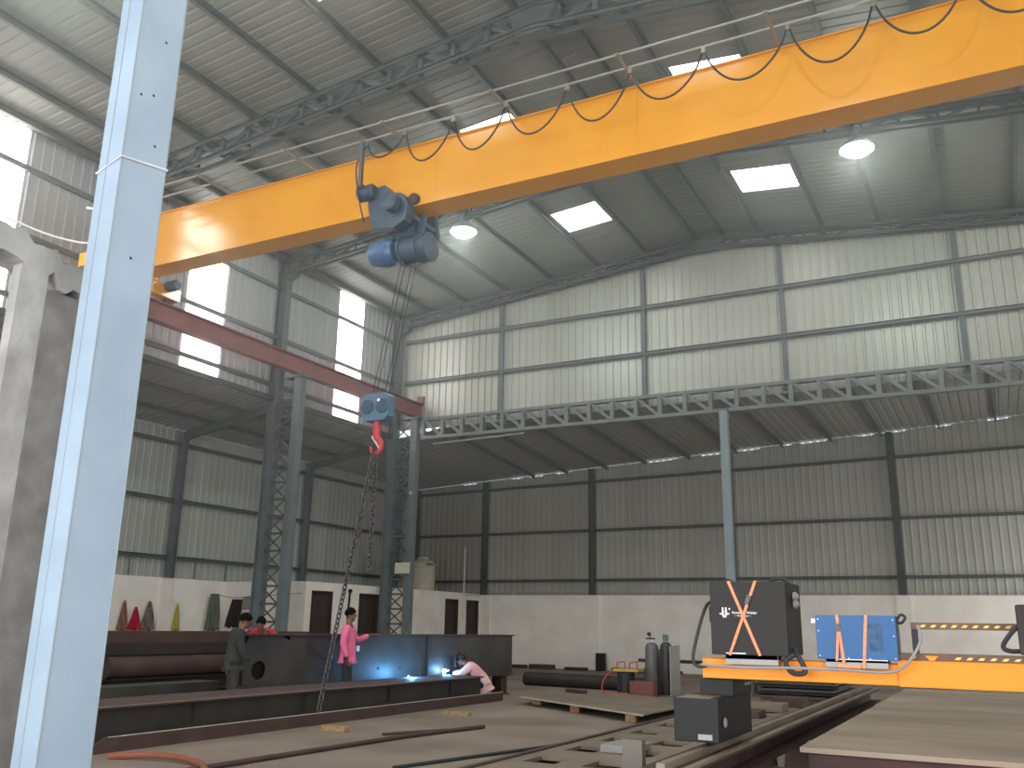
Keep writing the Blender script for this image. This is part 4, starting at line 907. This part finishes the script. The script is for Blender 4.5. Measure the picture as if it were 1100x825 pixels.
for (xa, za), (xb, zb2), off in (((-1.915,FZ1+0.004),(-1.69,FZ0),0.004), ((-1.70,FZ1+0.004),(-1.925,FZ0),0.007)):
    mb = MB(); mb.bar((xa,FY-off,za),(xb,FY-off,zb2),0.022,0.003,(0,1,0)); mb.bar((xa,FY-off,za),(xa+0.02,7.9,za),0.022,0.003); st = mb.build('strap', M_strap, t)
    if off > 0.005:
        q = MB(); q.bar((-1.752,FY-0.014,1.76),(-1.775,FY-0.014,1.69),0.032,0.016,(0,1,0)); q.build('ratchet_buckle', M_chain, st)
        q = MB(); q.bar((-1.89,FY-0.012,1.385),(-1.915,FY-0.012,1.325),0.018,0.01,(0,1,0)); q.build('strap_hook', mat('pink hook cover',(232,150,140),0.6), st)
mb = MB()   # white emblem: two uprights, a wide wing and a stepped foot
ex, ez = -1.955, 1.615
for dx in (-0.018,0.007): mb.prism([(ex+dx,FY-0.003,ez+0.052),(ex+dx+0.011,FY-0.003,ez+0.052),(ex+dx+0.014,FY-0.003,ez),(ex+dx-0.003,FY-0.003,ez)], (0,0.002,0))
mb.prism([(ex-0.045,FY-0.003,ez+0.004),(ex-0.018,FY-0.003,ez+0.011),(ex-0.018,FY-0.003,ez-0.009)], (0,0.002,0)); mb.prism([(ex+0.045,FY-0.003,ez+0.004),(ex+0.018,FY-0.003,ez+0.011),(ex+0.018,FY-0.003,ez-0.009)], (0,0.002,0))
mb.prism([(ex-0.022,FY-0.003,ez+0.008),(ex-0.008,FY-0.003,ez+0.008),(ex-0.004,FY-0.003,ez-0.012),(ex-0.014,FY-0.003,ez-0.014)], (0,0.002,0)); mb.prism([(ex+0.022,FY-0.003,ez+0.008),(ex+0.008,FY-0.003,ez+0.008),(ex+0.004,FY-0.003,ez-0.012),(ex+0.014,FY-0.003,ez-0.014)], (0,0.002,0))
mb.prism([(ex-0.016,FY-0.003,ez-0.012),(ex+0.016,FY-0.003,ez-0.012),(ex+0.013,FY-0.003,ez-0.026),(ex-0.013,FY-0.003,ez-0.026)], (0,0.002,0))
mb.lathe([(0.007,0),(0.007,0.002)], (ex+0.04,FY-0.001,ez+0.04), (0,-1,0), 12)
mb.build('emblem', M_whitepaint, t)
def text(body, x, y, z, size, parent, name, m):
    cu = bpy.data.curves.new(name, 'FONT'); cu.body = body; cu.size = size; cu.extrude = 0.0008; cu.offset = size*0.015
    o = bpy.data.objects.new(name, cu); COL.objects.link(o); o.rotation_euler = (PI/2,0,0)
    bpy.context.view_layer.update()
    me = bpy.data.meshes.new_from_object(o.evaluated_get(bpy.context.evaluated_depsgraph_get()))
    bpy.data.objects.remove(o); me.materials.append(m)
    q = bpy.data.objects.new(name, me); COL.objects.link(q); q.parent = parent
    q.location = Vector((x,y,z))-world_off(parent); q.rotation_euler = (PI/2,0,0); return q
text('Powercon Welder', -1.895, FY-0.0012, 1.618, 0.026, t, 'lettering', M_whitepaint)
text('\u2014 Power Saver \u2014', -1.875, FY-0.0012, 1.597, 0.017, t, 'lettering', M_whitepaint)
# blue cabinet
t = thing('control_cabinet', 'bright blue control cabinet tied on the gantry with two orange straps', 'cabinet', (-0.99, 7.55, 1.23))
BX0, BX1, BZ0, BZ1, BYf = -1.275, -0.705, 1.295, 1.615, 7.42
mb = MB(); mb.bevbox(BX0,BX1,BYf,7.62,BZ0,BZ1,0.006); mb.build('shell', M_bluebox, t)
mb = MB(); mb.box(BX1-0.001,BX1+0.004,BYf+0.03,7.61,BZ0+0.01,BZ1-0.01); mb.build('side_panel', M_mill2, t)
mb = MB(); mb.box(-0.90,-0.80,BYf-0.002,BYf,1.36,1.56); mb.build('worn_label', mat('worn blue label',(26,70,112),0.6,rgb2=(60,96,130),scale=14), t)
mb = MB(); mb.bevbox(-1.22,-0.78,BYf+0.01,7.6,1.272,1.3,0.004); mb.bevbox(-1.22,-0.78,BYf+0.01,7.49,1.235,1.30,0.004); mb.build('mounting_stand', M_grey, t)
mb = MB(); mb.box(-1.12,-0.78,BYf-0.004,BYf,1.293,1.299); mb.build('trim_strip', M_whitepaint, t)
for x, z in ((BX0+0.02,1.585),(BX0+0.02,1.5),(BX0+0.02,1.32),(BX1-0.02,1.585),(BX1-0.02,1.47),(BX1-0.02,1.31),(-1.05,1.305),(-0.9,1.305)):
    mb = MB(); mb.lathe([(0.006,0),(0.004,0.004)], (x,BYf,z), (0,-1,0), 10); mb.build('bolt', M_bolt, t)
for (xa, xb) in ((-1.116,-1.083),(-0.908,-0.948)):
    mb = MB(); mb.bar((xa,BYf-0.004,BZ1+0.003),(xb,BYf-0.004,1.235),0.022,0.003,(0,1,0)); mb.bar((xa,BYf-0.004,BZ1+0.003),(xa,7.62,BZ1+0.003),0.022,0.003); st = mb.build('strap', M_strap, t)
    if xa < -1:
        q = MB(); q.bar((xa,BYf-0.012,1.555),(xa+0.004,BYf-0.012,1.495),0.03,0.016,(0,1,0)); q.build('ratchet_buckle', M_chain, st)
        q = MB(); q.bar((xa+0.004,BYf-0.008,1.5),(xa-0.018,BYf-0.02,1.285),0.018,0.003,(0,1,0)); q.build('strap_tail', M_strap, st)
mb = MB(); mb.bar((-1.13,BYf-0.006,1.25),(-0.97,BYf-0.006,1.245),0.003,0.022); mb.build('strap', M_strap, t)
mb = MB(); mb.tube(bezier([(BX1,BYf+0.1,BZ1-0.03),(BX1+0.03,BYf+0.1,BZ1+0.01),(BX1+0.06,BYf+0.1,BZ1-0.01),(BX1+0.03,BYf+0.1,BZ1-0.05),(BX1,BYf+0.1,BZ1-0.04)]), 0.01, 8); mb.build('cable_gland', M_cable, t)
mb = MB(); mb.bevbox(BX0-0.035,BX0,BYf+0.02,BYf+0.06,1.555,1.59,0.004); mb.build('plug', M_whitepaint, t)
mb = MB(); mb.tube(bezier([(-2.17,7.4,1.225),(-1.9,7.33,1.215),(-1.4,7.33,1.225),(-1.05,7.36,1.222),(-0.80,7.36,1.215),(-0.68,7.37,1.25),(-0.60,7.38,1.34),(-0.545,7.4,1.45),(-0.56,7.45,1.55)]), 0.0105, 8)
tag(mb.build('conduit_hose', M_hose, None, (-1.4,7.35,1.2)), 'pale grey hose looping along the front of the orange gantry', 'hose')
mb = MB(); mb.tube(bezier([(-2.06,7.55,1.72),(-2.14,7.5,1.68),(-2.2,7.42,1.45),(-2.235,7.4,1.27),(-2.2,7.4,1.21),(-2.13,7.42,1.215)]), 0.014, 8)
tag(mb.build('power_cable', M_cable, None, (-2.2,7.4,1.4)), 'black cable bowing down from the side of the black cabinet to the gantry', 'cable')
mb = MB(); mb.bevbox(-2.12,-2.07,7.5,7.62,1.55,1.68,0.01); tag(mb.build('plug_socket', M_cable, None, (-2.1,7.55,1.55)), 'black plug on the side of the black cabinet', 'plug')
mb = MB(); mb.tube(bezier([(-1.45,7.45,1.36),(-1.40,7.36,1.30),(-1.36,7.35,1.20),(-1.45,7.34,1.19),(-1.50,7.36,1.27),(-1.42,7.4,1.33)]), 0.02, 8)
tag(mb.build('coiled_lead', M_cable, None, (-1.43,7.4,1.2)), 'coiled black lead between the black and blue cabinets', 'cable')

# ------------------------------------------------------------------ people
def evaluated(o):
    bpy.context.view_layer.update()
    me = bpy.data.meshes.new_from_object(o.evaluated_get(bpy.context.evaluated_depsgraph_get()))
    old = o.data; bpy.data.objects.remove(o); bpy.data.meshes.remove(old); return me
def skin(J, E, root, sub=2):
    """J: name -> ((x,y,z), rx, ry)"""
    names = list(J); idx = {n: i for i, n in enumerate(names)}
    me = bpy.data.meshes.new('skin'); me.from_pydata([J[n][0] for n in names], [(idx[a], idx[b]) for a, b in E], []); me.update()
    o = bpy.data.objects.new('skin', me); COL.objects.link(o)
    o.modifiers.new('s', 'SKIN').use_smooth_shade = True
    sv = me.skin_vertices[0].data
    for n in names:
        sv[idx[n]].radius = (J[n][1], J[n][2]); sv[idx[n]].use_root = (n == root)
    sd = o.modifiers.new('d', 'SUBSURF'); sd.levels = sub; sd.render_levels = sub
    return evaluated(o)
def merged(meshes, voxel=None, smooth=2):
    bm = bmesh.new()
    for me in meshes: bm.from_mesh(me)
    me = bpy.data.meshes.new('merged'); bm.to_mesh(me); bm.free()
    if voxel:
        o = bpy.data.objects.new('merged', me); COL.objects.link(o)
        r = o.modifiers.new('r', 'REMESH'); r.mode = 'VOXEL'; r.voxel_size = voxel; r.use_smooth_shade = True
        s = o.modifiers.new('s', 'SMOOTH'); s.factor = 0.5; s.iterations = smooth
        me = evaluated(o)
        bm = bmesh.new(); bm.from_mesh(me); bm.verts.ensure_lookup_table(); seen = set(); best = []
        for v in bm.verts:
            if v in seen: continue
            st = [v]; seen.add(v); isl = []
            while st:
                q = st.pop(); isl.append(q)
                for e in q.link_edges:
                    w = e.other_vert(q)
                    if w not in seen: seen.add(w); st.append(w)
            if len(isl) > len(best): best = isl
        keep = set(best)
        bmesh.ops.delete(bm, geom=[v for v in bm.verts if v not in keep], context='VERTS'); bm.to_mesh(me); bm.free()
    me.polygons.foreach_set('use_smooth', [True]*len(me.polygons))
    return me
def mb_mesh(mb):
    me = bpy.data.meshes.new('tmp'); me.from_pydata([tuple(p) for p in mb.v], [], mb.f); me.update(); return me
def hand(w, d, side, palm_n, curl):
    """five-fingered hand: wrist W, pointing along D, palm normal PALM_N; SIDE +1/-1 puts the thumb"""
    w = Vector(w); d = Vector(d).normalized(); nrm = (Vector(palm_n)-d*d.dot(Vector(palm_n))).normalized(); s = d.cross(nrm)*side
    out = []; mb = MB()
    c = w+d*0.055
    J = {'a': (w, 0.024, 0.018), 'b': (c, 0.038, 0.016), 'c': (w+d*0.09, 0.036, 0.014)}
    out.append(skin(J, [('a','b'),('b','c')], 'a', 1))
    for i, (o, L) in enumerate(((0.028,0.07),(0.010,0.08),(-0.009,0.074),(-0.027,0.058))):
        p = w+d*0.085+s*o; pts = [p]; dd = d.copy()
        for k in range(3):
            dd = (dd+nrm*curl*(0.45+0.2*k)).normalized(); pts.append(pts[-1]+dd*L/3)
        mb.tube(pts, [0.0115,0.011,0.010,0.008], 8)
    p = w+d*0.03+s*0.025; mb.tube([p, p+(d*0.5+s*0.8).normalized()*0.035, p+(d*0.5+s*0.8).normalized()*0.035+(d*0.9+s*0.3+nrm*curl*0.5).normalized()*0.03], [0.013,0.0115,0.008], 8)
    out.append(mb_mesh(mb)); return out
def head_mesh(c, f, up):
    """head with brow, nose, lips, chin and ears, looking along F"""
    f = Vector(f).normalized(); up = (Vector(up)-f*f.dot(Vector(up))).normalized(); s = f.cross(up); c = Vector(c)
    mb = MB(Matrix(((f.x,s.x,up.x,c.x),(f.y,s.y,up.y,c.y),(f.z,s.z,up.z,c.z),(0,0,0,1))))
    mb.ell((-0.012,0,0.025), 0.092, 0.074, 0.092); mb.ell((0.018,0,-0.035), 0.068, 0.058, 0.082)
    mb.ell((0.05,0,-0.095), 0.03, 0.03, 0.022); mb.ell((0.068,0,0.03), 0.02, 0.05, 0.012)
    mb.tube([(0.078,0,0.02),(0.1,0,-0.022),(0.085,0,-0.03)], [0.010,0.015,0.012], 8); mb.ell((0.076,0,-0.056), 0.012, 0.024, 0.010)
    for q in (-1, 1): mb.ell((-0.012,q*0.076,-0.008), 0.02, 0.010, 0.03); mb.ell((0.07,q*0.03,0.008), 0.012, 0.014, 0.008)
    return mb_mesh(mb)
def person(label, loc, rot, P, cloth, name='person', hair=True, cap=None, fdir=(1,0,0), group=None, shirt_hem=None, g=0.022):
    """P: joint positions, x forward, y to the person's left"""
    t = thing(name, label, 'person', loc); t.rotation_euler = (0,0,rot)
    R = dict(pelvis=(0.118,0.118), spine=(0.108,0.108), chest=(0.122,0.122), neck0=(0.062,0.06), neck=(0.052,0.055),
             shL=(0.058,0.06), elL=(0.043,0.043), wrL=(0.028,0.024), shR=(0.058,0.06), elR=(0.043,0.043), wrR=(0.028,0.024),
             hipL=(0.08,0.08), knL=(0.06,0.06), anL=(0.04,0.042), toL=(0.042,0.03), hipR=(0.08,0.08), knR=(0.06,0.06), anR=(0.04,0.042), toR=(0.042,0.03))
    J = {k: (P[k], *R[k]) for k in R}
    E = [('pelvis','spine'),('spine','chest'),('chest','neck0'),('neck0','neck')]
    for q in 'LR': E += [('chest','sh'+q),('sh'+q,'el'+q),('el'+q,'wr'+q),('pelvis','hip'+q),('hip'+q,'kn'+q),('kn'+q,'an'+q),('an'+q,'to'+q)]
    ms = [skin(J, E, 'pelvis', 2)]
    hc = Vector(P['head']); ms.append(head_mesh(hc, fdir, Vector(P['head'])-Vector(P['neck0'])))
    mb = MB(); mb.tube([P['neck0'], Vector(P['neck']), hc-Vector((0,0,0.05))], [0.06,0.054,0.05], 12); ms.append(mb_mesh(mb))
    for q, sd in (('L',1),('R',-1)):
        d = Vector(P['wr'+q])-Vector(P['el'+q]); ms += hand(P['wr'+q], P.get('hd'+q, d), sd, P.get('pn'+q, (0,-sd,0)), P.get('curl'+q, 0.5))
    me = merged(ms, 0.0065, 3); me.name = 'body'; me.materials.append(M_skin)
    b = bpy.data.objects.new('body', me); COL.objects.link(b); b.parent = t
    def cl(nm, jj, ee, root, m, sub=2):
        me = skin(jj, ee, root, sub); me.materials.append(m); o = bpy.data.objects.new(nm, me); COL.objects.link(o); o.parent = t
        me.polygons.foreach_set('use_smooth', [True]*len(me.polygons)); return o
    hem = Vector(P['pelvis'])+(Vector(P['pelvis'])-Vector(P['spine'])).normalized()*(0.12 if shirt_hem is None else shirt_hem)
    jj = {k: (P[k], R[k][0]+g, R[k][1]+g) for k in ('pelvis','spine','chest','shL','elL','shR','elR')}
    jj['hem'] = (hem, 0.158, 0.158); jj['pelvis'] = (P['pelvis'], R['pelvis'][0]+g+0.012, R['pelvis'][1]+g+0.012); jj['neck0'] = (P['neck0'], 0.075, 0.072)
    for q in 'LR': jj['wr'+q] = (Vector(P['wr'+q])*0.9+Vector(P['el'+q])*0.1, 0.045, 0.042)
    cl('shirt', jj, [('hem','pelvis'),('pelvis','spine'),('spine','chest'),('chest','neck0')]+[e for q in 'LR' for e in (('chest','sh'+q),('sh'+q,'el'+q),('el'+q,'wr'+q))], 'pelvis', cloth[0])
    jj = {k: (P[k], R[k][0]+0.014, R[k][1]+0.014) for k in ('pelvis','hipL','knL','hipR','knR')}
    jj['pelvis'] = (P['pelvis'], 0.1, 0.1)
    for q in 'LR': jj['an'+q] = (P['an'+q], 0.068, 0.066)
    cl('trousers', jj, [e for q in 'LR' for e in (('pelvis','hip'+q),('hip'+q,'kn'+q),('kn'+q,'an'+q))], 'pelvis', cloth[1])
    for q in 'LR':
        a = Vector(P['an'+q]); o = Vector(P['to'+q]); d = (o-a); d.z = 0; d.normalize()
        mb = MB(); mb.tube([a-d*0.05+Vector((0,0,-0.02)), a+d*0.06+Vector((0,0,-0.028)), o+d*0.05+Vector((0,0,-0.008))], [0.046,0.05,0.035], 12); me = mb_mesh(mb); me.materials.append(M_cable if cap != 'white' else M_whitepaint)
        me.polygons.foreach_set('use_smooth', [True]*len(me.polygons)); s = bpy.data.objects.new('shoe', me); COL.objects.link(s); s.parent = t
    if hair:
        f = Vector(fdir).normalized(); up = (hc-Vector(P['neck0'])); up = (up-f*f.dot(up)).normalized(); s = f.cross(up)
        mb = MB(Matrix(((f.x,s.x,up.x,hc.x),(f.y,s.y,up.y,hc.y),(f.z,s.z,up.z,hc.z),(0,0,0,1))))
        rows = []
        for i in range(9):
            ph = (PI*0.66)*i/8; row = []
            for j in range(25):
                q = 2*PI*j/24; front = max(0, math.cos(q)); pp = ph*(1-0.36*front)
                wob = 1+0.03*math.sin(5*q+i)
                row.append((-0.014+0.106*math.sin(pp)*math.cos(q)*wob, 0.086*math.sin(pp)*math.sin(q)*wob, 0.028+0.104*math.cos(pp)*wob))
            rows.append(row)
        mb.grid(rows); me = mb_mesh(mb); me.polygons.foreach_set('use_smooth', [True]*len(me.polygons)); me.materials.append(M_hair)
        o = bpy.data.objects.new('hair', me); COL.objects.link(o); o.parent = t
        sm = o.modifiers.new('t', 'SOLIDIFY'); sm.thickness = 0.014
    return t
def standing(h=1.72, **kw):
    k = h/1.72
    P = dict(pelvis=(0,0,0.93), spine=(0.0,0,1.10), chest=(-0.01,0,1.28), neck0=(-0.01,0,1.45), neck=(0.0,0,1.52), head=(0.02,0,1.615),
             shL=(-0.01,0.19,1.395), elL=(-0.03,0.235,1.11), wrL=(0.04,0.24,0.86), shR=(-0.01,-0.19,1.395), elR=(-0.03,-0.235,1.11), wrR=(0.04,-0.24,0.86),
             hipL=(0,0.075,0.86), knL=(0.015,0.105,0.48), anL=(-0.02,0.11,0.075), toL=(0.13,0.13,0.035), hipR=(0,-0.075,0.86), knR=(0.015,-0.105,0.48), anR=(-0.02,-0.11,0.075), toR=(0.13,-0.13,0.035))
    P.update(kw)
    return {a: (tuple(c*k for c in v) if isinstance(v, tuple) and a[:2] not in ('pn','hd') else v) for a, v in P.items()}
A = math.radians
# man in pink pointing along the girder
person('man in a pink shirt pointing along the tall plate girder', (-10.62,13.85,0), A(26),
       standing(1.745, elL=(0.10,0.24,1.16), wrL=(0.36,0.2,1.27), hdL=(1,0.0,0.12), pnL=(0,0,-1), curlL=0.15, elR=(-0.05,-0.23,1.1), wrR=(0.05,-0.22,0.86)),
       (M_pink, M_trouser), fdir=(1,0.05,-0.05), shirt_hem=0.12)
# man in grey seen from behind at the end of the girder
person('man in grey work clothes standing with his back turned at the girder end', (-10.95,11.35,0), A(58),
       standing(1.62, chest=(0.03,0,1.27), neck0=(0.07,0,1.43), neck=(0.10,0,1.50), head=(0.14,0,1.59), elR=(0.05,-0.24,1.12), wrR=(0.22,-0.2,0.92), elL=(0.06,0.23,1.12), wrL=(0.26,0.16,1.0)),
       (M_olive, M_olive), cap='white', fdir=(1,0,-0.35))
# man in red bending over the girder from behind
person('man in a red shirt bending over the tall plate girder from behind', (-12.15,13.35,0), A(-62),
       standing(1.7, pelvis=(-0.05,0,0.93), spine=(0.03,0,1.09), chest=(0.17,0,1.22), neck0=(0.31,0,1.33), neck=(0.36,0,1.39), head=(0.41,0,1.47), shL=(0.19,0.19,1.31), shR=(0.19,-0.19,1.31), elL=(0.36,0.28,1.15), wrL=(0.5,0.2,1.3), elR=(0.36,-0.28,1.15), wrR=(0.5,-0.2,1.3)),
       (M_redshirt, M_trouser), fdir=(0.9,0,-0.45))
# welder crouching at the far end
wl = person('welder in a white and pink shirt crouching at the bright arc', (-9.8,17.3,0), A(205),
       dict(pelvis=(-0.08,0,0.30), spine=(0.0,0,0.45), chest=(0.15,0,0.60), neck0=(0.30,0,0.70), neck=(0.35,0,0.73), head=(0.42,0,0.78),
            shL=(0.20,0.18,0.66), elL=(0.38,0.24,0.50), wrL=(0.58,0.12,0.52), shR=(0.20,-0.18,0.66), elR=(0.36,-0.24,0.50), wrR=(0.58,-0.1,0.55),
            hipL=(-0.05,0.10,0.27), knL=(0.33,0.2,0.46), anL=(0.06,0.16,0.08), toL=(0.2,0.19,0.035), hipR=(-0.05,-0.10,0.27), knR=(0.33,-0.2,0.46), anR=(0.06,-0.16,0.08), toR=(0.2,-0.19,0.035), curlL=0.8, curlR=0.8),
       (M_blush, M_trouser), fdir=(0.9,0,-0.5), g=0.04, shirt_hem=0.02)
mb = MB(); rows = []
for i in range(7):
    rows.append([(0.50+0.055*math.cos(q)-0.0*i, 0.105*math.sin(q), 0.86-0.038*i) for q in [A(-95+190*j/12) for j in range(13)]])
mb.grid(rows); me = mb_mesh(mb); me.materials.append(M_dark); o = bpy.data.objects.new('welding_mask', me); COL.objects.link(o); o.parent = wl
o.modifiers.new('t', 'SOLIDIFY').thickness = 0.008
mb = MB(); mb.lathe([(0.08,-0.03),(0.105,-0.01),(0.1,0.05),(0.07,0.09),(0.02,0.1)], (0.41,0,0.82), (-0.1,0,1), 20); me = mb_mesh(mb); me.materials.append(M_dark); o = bpy.data.objects.new('cap', me); COL.objects.link(o); o.parent = wl
# welding arc and its blue light, then an assumed second arc
M_arc = emis('arc flash', (190,228,255), 60.0)
def arc(x, y, z, r, power, label, sparks=6):
    t = thing('welding_arc', label, 'welding arc', (x,y,z), 'welding arcs')
    mb = MB(); mb.ell((x,y,z), r, r, r*1.3, 12, 8); mb.build('flash', M_arc, t)
    for k in range(sparks):
        q = random.uniform(0, 2*PI); e = random.uniform(0.05,0.14)
        s = MB(); s.ell((x+0.05,y+e*math.cos(q),z+(abs(e*math.sin(q))*0.6 if z > 0.5 else -0.01)), 0.008, 0.012, 0.008, 6, 4); s.build('spark', M_arc, t)
    l = bpy.data.lights.new('arc_light', 'POINT'); l.energy = power; l.color = (0.12,0.48,1.0); l.shadow_soft_size = 0.03
    o = bpy.data.objects.new('arc_light', l); COL.objects.link(o); o.parent = t; o.location = (0.08,0,0.04)
arc(-10.34,16.75,0.56,0.035,14,'bright blue welding arc at the crouching welder')
arc(-10.32,15.4,0.52,0.006,52,'second blue welding arc low against the tall plate girder', 0)  # unseen arc, assumed and added to light the blue patch on the girder

# ------------------------------------------------------------------ thin welding haze filling the hall
MH = bpy.data.materials.new('welding haze'); MH.use_nodes = True; nt = MH.node_tree
nt.nodes.remove(nt.nodes['Principled BSDF']); vs = nt.nodes.new('ShaderNodeVolumeScatter')
vs.inputs['Density'].default_value = HAZE; vs.inputs['Anisotropy'].default_value = 0.7; vs.inputs['Color'].default_value = (1.0,0.99,0.97,1)
nt.links.new(vs.outputs['Volume'], nt.nodes['Material Output'].inputs['Volume'])
mb = MB(); mb.box(XC-0.1, XE-0.1, YF+0.1, YT+0.37, 2.9, 13.2)
hz = mb.build('welding_haze', MH); hz['kind'] = 'stuff'; tag(hz, 'thin pale welding haze gathered under the high roof of the hall', 'haze')
